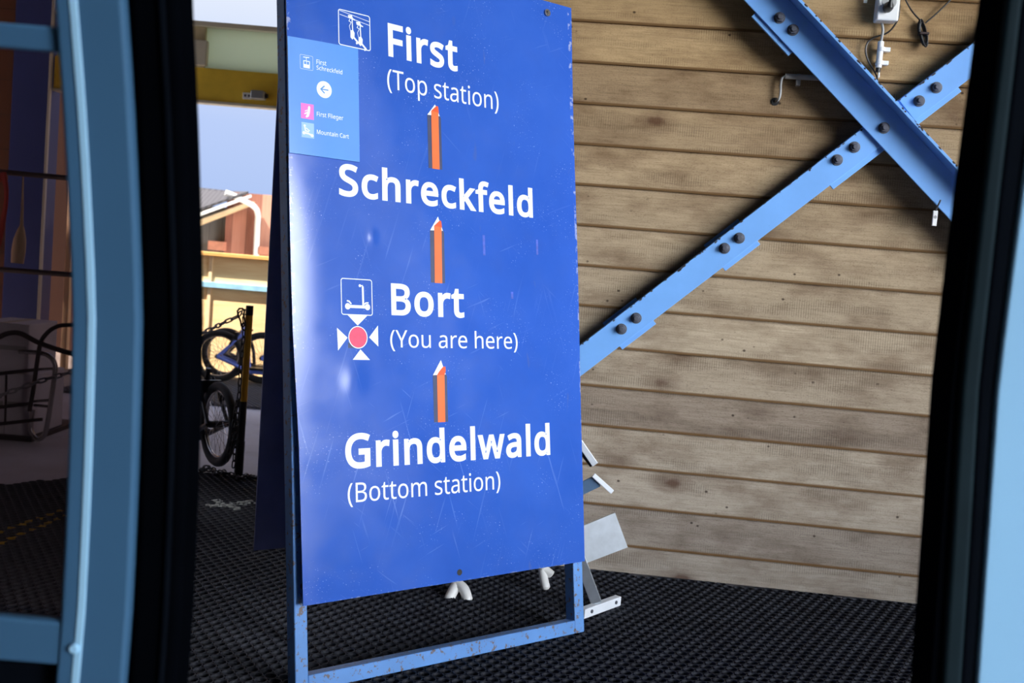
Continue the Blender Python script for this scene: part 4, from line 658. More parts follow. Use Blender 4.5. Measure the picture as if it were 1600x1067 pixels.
# ------------------------------------------------------------------ steel cross brace on the wall
OFF = .095
CO = wpt(.838, 1.645, OFF)
brace = thing('cross_brace', CO, 'blue steel cross brace bolted in front of the board wall', 'brace')
def wp2(px, py, off=OFF): 
    P = wpx(px, py, off); return P
A1 = wp2(994, 497)*.5+wp2(971, 514)*.5; A2 = wp2(1436, 158)*.5+wp2(1463, 137)*.5
dU = A2-A1; dU /= np.linalg.norm(dU); dUp = np.cross(WN, dU); dUp *= np.sign(dUp[2])          # "/" axis and its up-left normal
B1 = wp2(1218, 28)*.5+wp2(1239, 47)*.5; B2 = wp2(1381, 200)
dV = B2-B1; dV /= np.linalg.norm(dV); dVp = np.cross(WN, dV); dVp *= np.sign(dVp[2])          # "\" axis and its up-right normal
X0 = B2
def lin(P, d, t): return P+d*t
def bar(name, c0, t0, t1, d, pr, lo, hi, n0, n1, mat=M['brace'], bevel=.0015, extra=None):
    b = MB(); c = c0+d*(t0+t1)/2+pr*(lo+hi)/2+WN*(n0+n1)/2
    b.obox(c, d, pr, WN, (t1-t0)/2, (hi-lo)/2, abs(n1-n0)/2)
    if extra: extra(b)
    return b.build(name, mat, brace, bevel=bevel, origin=CO)
tX = float((X0-A1) @ dU)                    # where the two diagonals cross, along "/"
A0 = A1+dUp*0.0
sepA = float((X0-A1) @ dUp)
FW = .044
def flange_back(t0, t1):
    def f(b): b.obox(A1+dU*(t0+t1)/2+dUp*(FW-.004)+WN*(-.044), dU, dUp, WN, (t1-t0)/2, .004, .040)
    return f
bar('diagonal_beam', A1, -1.22, tX-.015, dU, dUp, -FW, FW, -.008, 0, extra=flange_back(-1.22, tX-.015))
bar('diagonal_beam', A1, float((wp2(1416, 171)-A1) @ dU), tX+2.4, dU, dUp, -FW, FW, -.008, 0, extra=flange_back(tX+.085, tX+2.4))
def flange_front(b): b.obox(B1+dV*1.15+dVp*(.062)+WN*.048, dV, dVp, WN, 3.1/2+.0, .005, .040)
b = MB(); b.obox(B1+dV*1.15+dVp*.006+WN*.012, dV, dVp, WN, 3.1/2, .057, .004); flange_front(b); b.obox(B1+dV*1.15+dVp*.004-WN*((OFF-.012)/2-.008), dV, dVp, WN, 3.1/2, .005, (OFF-.012)/2)  # last box: hidden rear web added to fill out the beam's shadow
b.build('diagonal_beam', M['brace'], brace, bevel=.0015, origin=CO)
# gusset plates behind the joints
def gusset(c0, d, pr, t0, t1, lo, hi, n0=-.018, n1=-.008): return bar('gusset_plate', c0, t0, t1, d, pr, lo, hi, n0, n1)
ta = lambda px, py: float((wp2(px, py)-A1) @ dU)
gusset(A1, dU, dUp, -.075, .075, -.060, .03); gusset(A1, dU, dUp, -.075, .075, .0, .056, -.075, -.066)
t2 = (ta(1155, 372)+ta(1132, 388))/2; gusset(A1, dU, dUp, t2-.075, t2+.075, -.060, .03); gusset(A1, dU, dUp, t2-.075, t2+.075, .0, .056, -.075, -.066)
gusset(A1, dU, dUp, ta(1335, 230)-.14, ta(1463, 137)+.06, -.062, .046)
gusset(B1, dV, dVp, -.10, .085, -.068, .05, -.006, .006)
# stubs that hold the brace off the wall
for P in (A1, A1+dU*t2, X0-dU*.03, A2, B1): 
    MB().obox(P+WN*(-(OFF+.018)/2), dU, dUp, WN, .035, .03, (OFF-.020)/2).build('wall_stub', M['brace'], brace, origin=CO)
def bolt_at(P):
    b = MB(); b.cyl(P, WN, .0195, .003, 20); n = 6
    b.cyl(P+WN*.003, WN, .0150, .012, 6); b.cyl(P+WN*.015, WN, .0085, .008, 12)
    return b.build('bolt', M['bolt'], brace, origin=CO, bevel=.001)
for px, py in ((1436, 158), (1463, 137), (1335, 230), (1308, 250), (1155, 372), (1132, 388), (994, 497), (971, 514)): bolt_at(wp2(px, py, OFF))
for px, py in ((1218, 28), (1239, 47), (1381, 200)): bolt_at(wpx(px, py, OFF+.016))

# paint chipped off along the upper edges
def chips(P0, d, pr, t0, t1, edge, n, off, seed):
    r = random.Random(seed); b = MB()
    for _ in range(n):
        t = r.uniform(t0, t1); w_ = r.uniform(.002, .010); h_ = r.uniform(.0015, .0045); e_ = edge-r.uniform(0, .004)
        pts = [P0+d*(t+w_*math.cos(a)*r.uniform(.6, 1.1))+pr*(e_+min(h_*math.sin(a)*r.uniform(.6, 1.1), edge-e_))+WN*off for a in np.linspace(0, 2*PI, 8)[:-1]]
        b.add(pts, [tuple(range(7))])
    o_ = b.build('paint_chips', M['rail_dark'], brace, origin=CO); o_['kind'] = 'stuff'
chips(A1, dU, dUp, -.5, tX-.02, FW, 46, .0006, 1); chips(A1, dU, dUp, tX+.09, tX+.5, FW, 16, .0006, 2)
chips(B1, dV, dVp, -.4, 1.0, .067, 60, .0886, 4)

# ------------------------------------------------------------------ wiring on the wall
def wline(pts, off=.03): return smoothpath([wpx(px, py, off if not isinstance(off, (list, tuple)) else off[i]) for i, (px, py) in enumerate(pts)], 6)
bl = wpx(1369.5, 31, .065); br = wpx(1403.5, 32.5, .065); wbx = np.linalg.norm(br-bl)
bc = (bl+br)/2; HBX = .088
o0 = bc-WN*.065
jb = thing('socket_box', o0, 'white surface socket box at the top of the board wall with a black plug', 'socket')
b = MB(); b.obox(bc+UPV*HBX/2-WN*.029, WD, UPV, WN, wbx/2, HBX/2, .029); b.build('housing', M['white_plastic'], jb, bevel=.005, seg=3, origin=o0)
b = MB(); b.cyl(bc+UPV*.062, WN, .024, .0015, 24); b.build('socket_face', M['grey_plastic'], jb, origin=o0)
pc = wpx(1387, 12, .067)
pl = thing('power_plug', pc, 'black power plug pushed into the white socket box', 'plug')
b = MB(); b.tube([pc, pc+WN*.02, pc+WN*.032, pc+WN*.036+UPV*.012, pc+WN*.036+UPV*.05], [.017, .016, .011, .006, .004], 14); b.build('plug_body', M['black_plastic'], pl, smooth=True, origin=pc)
b = MB(); b.tube(smoothpath([pc+WN*.036+UPV*.05, wpx(1392, -22, .09), wpx(1402, -25, .08), wpx(1405, 0, .045), wpx(1404, 26, .04), wpx(1396, 42, .034), wpx(1385, 52, .030), wpx(1368, 58, .028), wpx(1356, 66, .028), wpx(1352.5, 80, .028), wpx(1357, 96, .028), wpx(1366, 111, .028), wpx(1371, 124, .026), wpx(1372, 150, .026)], 6), .0030, 8)
b.build('cord', M['black_plastic'], pl, smooth=True, origin=pc)
o0 = wpx(1375, 84, .02)
cn = thing('cable_conduit', o0, 'short white vertical conduit clipped to the wall below the socket box', 'conduit')
b = MB(); b.tube(wline([(1376.5, 65), (1372.5, 106)], .034), .0105, 14); b.build('tube', M['white_plastic'], cn, smooth=True, origin=o0)
b = MB(); b.tube(wline([(1378, 36), (1379.5, 48), (1376.5, 66)], .034), .0045, 10); b.build('cable', M['grey_plastic'], cn, smooth=True, origin=o0)
b = MB(); b.tube(wline([(1372.3, 105), (1371.3, 113)], .034), .0085, 12); b.build('sleeve', M['black_plastic'], cn, smooth=True, origin=o0)
b = MB(); b.tube(wline([(1373.5, 106), (1373, 121)], .034), .0032, 8); b.build('cable', M['white_plastic'], cn, origin=o0)
for px, py in ((1377, 77), (1374, 98)):
    c = wpx(px, py, .034); b = MB(); b.cyl(c-UPV*.007, UPV, .0135, .014, 16); b.obox(c+WD*.020-WN*.006, WD, UPV, WN, .010, .007, .012)
    b.obox(c-WN*.02, WD, UPV, WN, .006, .006, .012); b.build('clip', M['white_plastic'], cn, origin=o0, bevel=.001)
o0 = wpx(1300, 122, .02)
hc = thing('cable_conduit', o0, 'grey horizontal conduit on the board wall passing behind the upper brace', 'conduit')
b = MB(); b.tube([wpx(1227, 119, .034), wpx(1366, 127, .034)], .0095, 12); b.build('tube', M['grey_plastic'], hc, smooth=True, origin=o0)
b = MB(); b.tube(wline([(1228, 119), (1222, 122), (1220, 132), (1219, 148), (1216, 156), (1211, 159)], [.034, .034, .034, .034, .03, .012]), .0042, 8); b.build('cable', M['grey_plastic'], hc, smooth=True, origin=o0)
c = wpx(1248, 121, .034); b = MB(); b.cyl(c-WD*.007, WD, .012, .014, 14); b.obox(c-UPV*.018-WN*.006, WD, UPV, WN, .007, .010, .012); b.build('clip', M['grey_plastic'], hc, origin=o0)
c = wpx(1211, 159, .012); b = MB(); b.cyl(c-WN*.002, WN, .014, .006, 16); b.build('grommet', M['black_plastic'], hc, origin=o0)
o0 = wpx(1441, 50, .02)
cb = thing('cable_bundle', o0, 'black cable tied in a bundle hanging right of the white socket box', 'cable')
b = MB(); b.tube(wline([(1408, -18), (1416, 2), (1427, 20), (1440, 34)], .026), .0028, 8); b.tube(wline([(1492, -8), (1478, 7), (1460, 24), (1446, 36)], .026), .0028, 8)
b.build('cable', M['black_plastic'], cb, smooth=True, origin=o0)
b = MB(); rr = random.Random(3)
for k in range(9):
    cx = 1441+rr.uniform(-2.5, 2.5); w_ = rr.uniform(3.5, 5.5); y0 = 30+rr.uniform(0, 6); y1 = 74-rr.uniform(0, 6); of = .024+.004*(k % 4)
    P = [wpx(cx+w_*math.cos(a)+(1.5 if math.sin(a) < 0 else 0)+2.5*(-math.sin(a)), (y0+y1)/2-(y1-y0)/2*math.sin(a), of) for a in np.linspace(0, 2*PI, 22)[:-1]]
    b.tube(P, .0027, 6, closed=True)
b.build('coil', M['black_plastic'], cb, smooth=True, origin=o0)
b = MB(); b.obox(wpx(1443, 53, .03), WD, UPV, WN, .016, .004, .016); b.build('tie', M['rail_dark'], cb, origin=o0, bevel=.002)
c = wpx(1460.5, 341, .10); o0 = c
tg = thing('hanging_tag', o0, 'small white tag hanging under the lower end of the brace by the right door', 'tag')
b = MB(); b.obox(c, WD, UPV, WN, .0075, .026, .004); b.build('tag_plate', M['white_plastic'], tg, bevel=.001, origin=o0)
b = MB(); b.tube([c+UPV*.024, c+UPV*.06+WD*.004+WN*.03], .003, 6); b.build('hook', M['bolt'], tg, origin=o0)
b = MB(); b.cyl(c+UPV*.004+WN*.004, WN, .0055, .0006, 16); b.build('printed_mark', M['grey_plastic'], tg, origin=o0)
c = wpx(1352.5, -1, .022); b = MB(); b.obox(c, WD, UPV, WN, .006, .012, .0015)
o = b.build('wall_label', M['white_plastic'], origin=c, bevel=.0005); tag(o, 'tiny white label stuck on the boards left of the socket box', 'label')

# ------------------------------------------------------------------ aluminium stand behind the sign
YS = 3.62
ft0, ft1 = onfloor(908, 966), onfloor(965, 945)
o0 = (ft0+ft1)/2
st = thing('metal_stand', o0, 'leaning grey metal stand with a tilted plate sticking out behind the blue sign', 'stand')
def cam_up(): return _up
dF = (ft1-ft0)/np.linalg.norm(ft1-ft0); nF = np.cross(dF, UPV)
b = MB(); b.obox((ft0+ft1)/2+UPV*.016, dF, nF, UPV, np.linalg.norm(ft1-ft0)/2, .012, .0155); b.build('foot', M['alu_white'], st, bevel=.002, origin=o0)
for t_ in (.18, .85):
    P = ft0+(ft1-ft0)*t_+UPV*.018; s_ = 1 if nF[1] < 0 else -1
    b = MB(); b.cyl(P+nF*s_*.012, nF*s_, .006, .003, 12); b.build('screw', M['bolt'], st, origin=o0)
lb = (ft0+ft1)/2+UPV*.03+dF*(-.01); lt = at(868, 735, YS)
def flat(p0, p1, w, t_, name, mat, nrm=(0, -1, 0)):
    p0, p1 = np.asarray(p0), np.asarray(p1); d = p1-p0; L = np.linalg.norm(d); d /= L; nr = np.asarray(nrm, float); nr = nr-d*np.dot(nr, d); nr /= np.linalg.norm(nr); s_ = np.cross(d, nr)
    b_ = MB(); b_.obox((p0+p1)/2, d, s_, nr, L/2, w/2, t_/2); return b_.build(name, mat, st, bevel=.002, origin=o0)
lb = onfloor(931, 958)+UPV*.031
flat(lb, at(868, 770, YS+.12), .036, .012, 'post', M['alu'])
Pq = [at(880, 835, YS-.03), at(961, 801, YS), at(981, 855, YS), at(900, 886, YS-.03)]
MB().prism(Pq, (0, .006, 0)).build('plate', M['alu'], st, origin=o0)
flat(at(905, 690, YS), at(930, 726, YS), .022, .006, 'upper_bracket', M['alu_white'], (-.5, -1, .4))
flat(at(903, 697, YS+.015), at(926, 727, YS+.015), .020, .012, 'bracket_pad', M['black_plastic'], (-.5, -1, .4))
flat(at(927, 742, YS), at(957, 769, YS), .016, .006, 'lower_bracket', M['alu_white'], (-.4, -1, .5))
flat(at(934, 751, YS+.01), at(870, 782, YS+.05), .042, .01, 'arm', simple('blue_grey_arm', srgb(108, 140, 176), .45, .2))
flat(at(862, 700, YS+.12), at(905, 692, YS+.01), .02, .01, 'arm', M['alu'])
flat(at(905, 692, YS+.01), at(868, 770, YS+.12), .02, .01, 'arm', M['alu'])
# crossbar with the two white forked hooks
flat(at(690, 850, YS-.12), at(880, 818, YS), .025, .02, 'crossbar', M['alu'])
def fork(stem, j, arms, r, Y):
    b_ = MB(); b_.tube(smoothpath([at(*stem, Y), at(*j, Y)], 4), r*.95, 14)
    for P, dy in arms:
        pts = smoothpath([at(*j, Y)]+[at(x_, y_, Y+dy*(i+1)) for i, (x_, y_) in enumerate(P)], 6); m = len(pts)
        rad = [r*(1.0-.08*i/m) for i in range(m)]; rad[-1] = r*.55; pts.append(pts[-1]+(pts[-1]-pts[-2])*.2); rad.append(r*.1)
        b_.tube(pts, rad, 14)
    o_ = b_.build('forked_hook', M['white_plastic'], st, smooth='all', origin=o0); o_['label'] = 'white forked hook'; return o_
fork((714, 848), (714, 912), [([(707, 925), (700, 940)], -.022), ([(725, 921), (732, 941)], -.022)], .0180, YS-.12)
fork((848, 824), (848, 890), [([(850, 905), (854, 921)], -.015), ([(856, 893), (863, 899)], -.004)], .0150, YS-.02)

# ------------------------------------------------------------------ barrier post and chains
pb = onfloor(372.5, 742); pb[2] = -.02
post = thing('barrier_post', pb, 'thin yellow and black barrier post standing at the edge of the mat', 'post')
def pz(y): return at(383, y, pb[1])[2]
zb_ = [pz(742), pz(690), pz(627), pz(492), pz(477)]
ptx = lambda zz: np.array([pb[0]+.004*zz, pb[1], zz])
def seg(z0, z1, r, mat, nm): MB().tube([ptx(z0), ptx(z1)], r, 16).build(nm, mat, post, smooth=True, origin=pb)
blk = chipped('black_post_paint', (.012, .011, .012, 1), srgb(120, 110, 80), .5, .74, 30)
yel = chipped('yellow_post_paint', srgb(240, 180, 34), srgb(80, 60, 30), .45, .68, 24)
seg(-.02, zb_[1], .0205, blk, 'lower_sleeve'); seg(zb_[1], zb_[2], .0178, blk, 'black_band'); seg(zb_[2], zb_[3], .0172, yel, 'yellow_band'); seg(zb_[3], zb_[4], .0176, blk, 'top_band')
rc = at(387, 488, pb[1]-.0); b = MB(); b.tube([rc+np.array([.012*math.cos(a)-.016, 0, .012*math.sin(a)]) for a in np.linspace(0, 2*PI, 19)[:-1]], .0035, 8, closed=True); b.build('eye_ring', M['dark_chain'], post, smooth=True, origin=pb)
def chain(path, L=.036, r=.0035, w=.011):
    P = np.array(path); dl = np.linalg.norm(np.diff(P, axis=0), axis=1); cum = np.concatenate([[0], np.cumsum(dl)]); b_ = MB(); pitch = L-2*r*1.15
    n = int(cum[-1]/pitch); pos = lambda s_: np.array([np.interp(s_, cum, P[:, k_]) for k_ in range(3)])
    for i in range(n):
        a_, c_ = pos(i*pitch), pos((i+1)*pitch); d = c_-a_; d = d/(np.linalg.norm(d)+1e-9); m = (a_+c_)/2
        h = np.array([0, 1., .3]) if abs(d[1]) < .8 else np.array([1., 0, .2]); s1 = np.cross(d, h); s1 /= np.linalg.norm(s1); s2 = np.cross(d, s1)
        an = .7+(PI/2)*(i % 2); sx = s1*math.cos(an)+s2*math.sin(an); hl = L/2-w
        pts = [m+d*(hl*(1 if math.cos(t_) > 0 else -1)+w*math.cos(t_)*.9)+sx*(w-r)*math.sin(t_) for t_ in np.linspace(0, 2*PI, 15)[:-1]+.1]
        b_.tube(pts, r, 6, closed=True)
    return b_
ch = chain(smoothpath([rc+np.array([-.03, -.005, .0]), at(374, 493, pb[1]-.02), at(350, 504, 4.98), at(328, 515, 4.90), at(290, 530, 4.82), at(230, 548, 4.72), at(170, 565, 4.6), at(115, 580, 4.5), at(55, 598, 4.4), at(0, 618, 4.3), at(-60, 640, 4.2), at(-170, 672, 4.1)], 8), .040, .0038, .012)
o = ch.build('barrier_chain', M['steel'], origin=rc, smooth=True); tag(o, 'steel barrier chain sagging from the yellow post to the left across the trolley', 'chain')
zf = .004
hp = [rc+np.array([-.015, -.012, -.02]), at(381, 520, pb[1]-.03), at(377, 560, pb[1]-.03), at(374, 610, pb[1]-.03), at(370, 660, pb[1]-.03), at(366, 715, pb[1]-.03), at(364, 738, pb[1]-.02)]
b = chain(smoothpath(hp, 8), .040, .0034, .0115)
b2 = chain(smoothpath([at(371, 625, pb[1]-.05), at(366, 655, pb[1]-.06), at(361, 690, pb[1]-.06), at(353, 728, pb[1]-.05)], 8), .040, .0034, .0115); b.add(b2.v, b2.f)
b3 = chain(smoothpath([onfloor(352, 735, .008), onfloor(340, 741, .008), onfloor(326, 733, .008), onfloor(314, 736, .008), onfloor(322, 729, .014), onfloor(345, 738, .014), onfloor(363, 741, .01), onfloor(377, 748, .01), onfloor(386, 741, .01), onfloor(396, 747, .01), onfloor(408, 745, .01)], 8), .040, .0034, .0115); b.add(b3.v, b3.f)
o = b.build('slack_chain', M['dark_chain'], origin=rc, smooth=True); tag(o, 'dark slack chain hanging straight down the yellow post to the floor', 'chain')
c0 = at(380, 496, pb[1]-.03); b = MB(); 
b.tube([at(x_, y_, pb[1]-.035) for x_, y_ in ((371, 486), (374, 482), (379, 482), (382, 486), (381, 492), (383, 506), (380, 511), (377, 509), (376, 502), (372, 492))], .0045, 8, closed=True)
o = b.build('snap_hook', M['dark_chain'], origin=c0, smooth=True); tag(o, 'dark snap hook joining the chains at the top of the yellow post', 'hook')

# ------------------------------------------------------------------ kick scooters
def scooter(name, label, loc, rotz, group, wheel_r=.20, paint=M['bike_blue'], base=1.05, bar=.27):
    """built along local +X: rear axle at x=0"""
    t = thing(name, loc, label, 'scooter', group, rotz)
    def wheel(x_):
        c = np.array([x_, 0, wheel_r]); A = np.linspace(0, 2*PI, 41)[:-1]
        w_ = MB().tube([c+np.array([math.cos(a), 0, math.sin(a)])*(wheel_r-.021) for a in A], .021, 10, closed=True).build('wheel', M['tyre'], t, smooth='all')
        MB().tube([c+np.array([math.cos(a), 0, math.sin(a)])*(wheel_r-.046) for a in A], .008, 8, closed=True).build('rim', M['chrome'], w_, smooth='all')
        b_ = MB()
        for k_ in range(28):
            a = 2*PI*k_/28; sgn = 1 if k_ % 2 else -1
            b_.tube([c+np.array([.015*math.cos(a+1.2*sgn), .018*sgn, .015*math.sin(a+1.2*sgn)]), c+np.array([math.cos(a), 0, math.sin(a)])*(wheel_r-.048)], .0012, 4)
        b_.build('spokes', M['chrome'], w_)
        MB().cyl(c-np.array([0, .045, 0]), (0, 1, 0), .017, .09, 14).build('hub', M['black_plastic'], w_)
    wheel(0); wheel(base)
    R3 = wheel_r
    b_ = MB()
    for s_ in (-1, 1):
        b_.tube([(0, .05*s_, R3), (.20, .05*s_, R3-.075), (.26, .04*s_, R3-.10)], .013, 8)                   # stays
        b_.tube([(.0, .05*s_, R3), (.12, .045*s_, R3+.125), (.19, .035*s_, R3+.20)], .010, 8)
    b_.tube([(.165, 0, R3+.25), (.185, 0, R3+.16), (.225, 0, R3+.03), (.24, 0, R3-.10)], .014, 8)
    b_.tube([(.22, 0, R3-.10), (.70, 0, R3-.10), (.84, 0, R3+.02), (base-.09, 0, R3+.36)], .019, 10)
    b_.build('frame', paint, t, smooth=True)
    MB().box(.24, .68, -.06, .06, R3-.082, R3-.066).build('deck', M['black_plastic'], t, bevel=.004)
    b_ = MB()
    for s_ in (-1, 1): b_.tube([(base, .05*s_, R3), (base-.06, .05*s_, R3+.22), (base-.075, .0, R3+.27)], .011, 8)
    b_.tube([(base-.07, 0, R3+.26), (base-.16, 0, R3+.62)], .015, 10); b_.build('fork', paint, t, smooth=True)
    MB().tube([(base-.12, -bar, R3+.64), (base-.16, -.10, R3+.62), (base-.16, .10, R3+.62), (base-.12, bar, R3+.64)], .011, 10).build('handlebar', M['black_plastic'], t, smooth=True)
    b_ = MB(); b_.obox((.135, 0, R3+.165), (1, 0, 0), (0, 1, 0), (0, 0, 1), .012, .055, .030); b_.tube([(.12, .05, R3+.16), (.09, .06, R3+.10)], .007, 6); b_.tube([(.12, -.05, R3+.16), (.09, -.06, R3+.10)], .007, 6)
    b_.build('brake', M['black_plastic'], t)
    return t
a = onfloor(331, 600); GS = 'blue kick scooters parked by the plywood hoarding'
scooter('kick_scooter', 'blue kick scooter nearest the post in the row by the plywood hoarding', (a[0], 8.22, 0), .05, GS, .2)
a2 = at(352, 598, 8.50); scooter('kick_scooter', 'kick scooter behind the nearest blue one, its wheel just right of that wheel', (a2[0], 8.46, 0), -.12, GS, .2, simple('dark_scooter_paint', srgb(40, 42, 60), .4))
a3 = at(404, 598, 8.36); scooter('kick_scooter', 'blue kick scooter next to the dark edge of the sign, beside the post', (a3[0]+.02, 8.34, 0), .1, GS, .2)
a4 = onfloor(334, 735); scooter('kick_scooter', 'dark kick scooter with its wheel right beside the black door edge at the slack chain', (a4[0]-.02, a4[1]+.10, 0), math.atan2(.80, -.60), None, .205, simple('black_scooter_paint', (.02, .022, .03, 1), .4), bar=.17)

# ------------------------------------------------------------------ plywood hoarding and yard
HY = 8.72; zt = at(371, 397, HY)[2]
xr, xl = 0.4, -3.05
hoard = thing('plywood_hoarding', (-1.8, HY, -.02), 'low sunlit plywood hoarding behind the kick scooters', 'hoarding'); ho = np.array(hoard.location)
for x0, x1 in ((xl, at(325, 500, HY)[0]), (at(325, 500, HY)[0]+.006, -1.0), (-.994, xr)):
    MB().box(x0, x1, HY, HY+.02, -.02, zt-.03).build('board', M['ply'], hoard, bevel=.002, origin=ho)
MB().box(xl, xr, HY-.05, HY+.06, zt-.03, zt).build('cap', M['ply_edge'], hoard, bevel=.003, origin=ho)
MB().box(at(322, 500, HY)[0], at(327, 500, HY)[0], HY-.012, HY, -.02, zt-.03).build('batten', M['pale_post'], hoard, origin=ho)
zr = at(371, 448, HY)[2]
MB().box(xl, xr, HY-.03, HY, zr-.022, zr+.022).build('rail', simple('pale_blue_rail', srgb(150, 196, 226), .4), hoard, bevel=.002, origin=ho)
# pale timber post and dark shed seen through the cabin window
px_ = at(108, 400, 8.4)
o = MB().box(px_[0]-.022, px_[0]+.022, 8.38, 8.44, -.021, 1.72).build('timber_post', M['pale_post'], bevel=.003, origin=(px_[0], 8.4, -.02)); tag(o, 'pale upright timber post outside the doorway, seen through the tinted window', 'post')
o = MB().box(-7.5, -3.25, 9.6, 9.8, -.021, 3.4).build('shed', M['shed_wall'], origin=(-5, 9.7, -.02)); tag(o, 'dark brown timber shed wall behind the pale post outside the doorway', 'shed')

# wooden hut with a corrugated roof
YH = 13.0
hl, hr = at(250, 390, YH)[0], at(470, 390, YH)[0]; hm = at(350, 390, YH)[0]
hut = thing('wooden_hut', ((hl+hr)/2, YH, -.02), 'red-brown plank hut with grey corrugated roof beyond the hoarding', 'hut'); hu = np.array(hut.location)
zrf = at(400, 303, YH)[2]
MB().box(hm, hr, YH, YH+2.6, -.021, zrf).build('plank_wall', M['hut_wood'], hut, origin=hu)
MB().box(hl-1, hm, YH+.12, YH+2.6, -.021, at(330, 322, YH)[2]).build('plank_wall', M['hut_grey'], hut, origin=hu)
def slab(pts, d, nm, mat): MB().prism(pts, d).build(nm, mat, hut, origin=hu)
slab([at(260, 347, YH-.5), at(388, 303, YH-.5), at(364, 302, YH+1.6), at(260, 291, YH+1.6)], (0, 0, .03), 'roof', M['corr'])
slab([at(260, 350, YH-.5), at(392, 304, YH-.5), at(392, 308, YH-.5), at(260, 356, YH-.5)], (0, .03, 0), 'fascia', M['white_plastic'])
slab([at(260, 362, YH-.25), at(392, 314, YH-.25), at(388, 320, YH-.25), at(260, 369, YH-.25)], (0, .2, 0), 'barge_board', M['pale_post'])
pth = smoothpath([at(352, 301, YH-.35), at(372, 309, YH-.3), at(396, 322, YH-.2), at(402.5, 334, YH-.1), at(402, 355, YH-.1), at(400, 402, YH-.1)], 6)
MB().tube(pth, .034, 12).build('downpipe', M['white_plastic'], hut, smooth=True, origin=hu)
for xa, xb_, ya, yb in ((326, 349, 376, 392), (405, 424, 385, 399)):
    A_, B2_ = at(xa, ya, YH-.12), at(xb_, yb, YH-.12); MB().box(A_[0], B2_[0], YH-.14, YH+.12, B2_[2], A_[2]).build('beam_end', simple('beam_end_timber', srgb(196, 130, 104), .7), hut, origin=hu)

# ------------------------------------------------------------------ door operator and sensor on the header
c = at(404, 149, PY-.05)
sn = thing('door_sensor', c, 'grey door sensor on the yellow header board above the doorway', 'sensor')
b = MB(); b.obox(c, (1, 0, .02), (0, 1, 0), (0, 0, 1), .042, .045, .026); b.build('housing', M['alu'], sn, bevel=.008, origin=c)
b = MB(); b.tube([c+np.array([.042, 0, .0]), c+np.array([.06, 0, 0])], [.018, .013], 12); b.build('lens', M['black_plastic'], sn, origin=c)
c = at(387, 150, PY-.015); b = MB(); b.obox(c, (1, 0, .02), (0, 1, 0), (0, 0, 1), .030, .014, .020)
o0 = c; sk = thing('wall_socket', c, 'small white socket left of the grey sensor on the yellow header', 'socket'); b.build('plate', M['white_plastic'], sk, bevel=.003, origin=c)
for dx in (-.012, .012): MB().cyl(c+np.array([dx, -.014, 0]), (0, -1, 0), .008, .001, 14).build('outlet', M['bolt'], sk, origin=c)
c = at(312, 83, PY-.02); b = MB(); A_, B2_ = at(300, 62, PY-.03), at(323, 103, PY-.03); b.box(A_[0], B2_[0], PY-.05, PY-.001, B2_[2], A_[2])
o = b.build('control_box', M['pale_trim'], bevel=.006, origin=c); tag(o, 'pale box on the transom beside the black door edge', 'box')

# ------------------------------------------------------------------ trolley with cartons, rack of hanging gear (behind the tinted window)
YT = onfloor(60, 686)[1]; tb = onfloor(60, 686)
tr = thing('hand_trolley', tb, 'chrome tube hand trolley carrying white cartons at the left edge', 'trolley')
def tp(px, py, dy=0): return at(px, py, YT+dy)
b = MB()
b.tube(smoothpath([tp(30, 549), tp(60, 551), tp(77, 556), tp(86, 570), tp(84, 596), tp(79, 630), tp(74, 662), tp(69, 680), tp(61, 686), tp(53, 682), tp(48, 668), tp(51, 640)], 5), .0125, 10)
b.build('end_frame', M['chrome'], tr, smooth=True, origin=tb)
b = MB(); b.tube(smoothpath([tp(46, 642, -.02), tp(52, 610, -.02), tp(56, 580, -.02), tp(63, 538, -.02), tp(72, 522, -.02), tp(85, 512, -.02), tp(100, 508, -.02), tp(130, 508, -.02)], 5), .011, 10); b.tube(smoothpath([tp(-60, 548, -.03), tp(-5, 528, -.03), tp(12, 521, -.03), tp(32, 521, -.03), tp(62, 536, -.03), tp(107, 551, -.03), tp(140, 556, -.03)], 5), .013, 10)
b.build('handle', M['rail_dark'], tr, smooth=True, origin=tb)
b = MB()
for (x0, y0, x1, y1) in ((60, 577, 84, 576), (53, 627, 77, 625), (53, 633, 75, 635)): b.tube([tp(x0, y0, .01), tp(x1, y1, .01)], .008, 8)
b.build('rungs', M['chrome'], tr, origin=tb)
b = MB()
for (x0, y0, x1, y1) in ((-160, 602, 60, 577), (-160, 656, 50, 630), (-160, 680, 66, 655)): b.tube([tp(x0, y0, -.02), tp(x1, y1, -.02)], .009, 8)
for xx in (10, -50, -110): b.tube([tp(xx, 586+(10-xx)*.11, -.02), tp(xx-2, 662+(10-xx)*.11, -.02)], .006, 8)
b.build('side_rails', M['rail_dark'], tr, origin=tb)
b = MB(); c0 = tp(-5, 668, .2); c0[2] = .055; b.cyl(c0, (0, 1, 0), .075, .04, 24)
b.build('wheel', M['black_rubber'], tr, origin=tb); bs = tp(-40, 660, .25)
b = MB(); b.obox(tp(-45, 662, .30), (1, 0, .0), (0, 1, 0), (0, 0, 1), .46, .30, .012); b.build('deck', M['rail_dark'], tr, origin=tb)
zd = tp(-45, 662, .30)[2]+.012
def carton(x0, x1, z0, z1, y0, y1, label):
    c = np.array([(x0+x1)/2, (y0+y1)/2, z0]); t = thing('carton', c, label, 'carton', 'white cartons on the trolley')
    MB().box(x0, x1, y0, y1, z0, z1).build('box', M['cardboard'], t, bevel=.004, origin=c)
    MB().box(x0+.01, x1-.01, y0-.001, y0+.03, (z0+z1)/2-.012, (z0+z1)/2+.012).build('printing', M['grey_plastic'], t, origin=c)
    MB().box((x0+x1)/2-.022, (x0+x1)/2+.022, y0-.0012, y1+.001, z1-.001, z1+.0008).build('tape', M['beige'], t, origin=c)
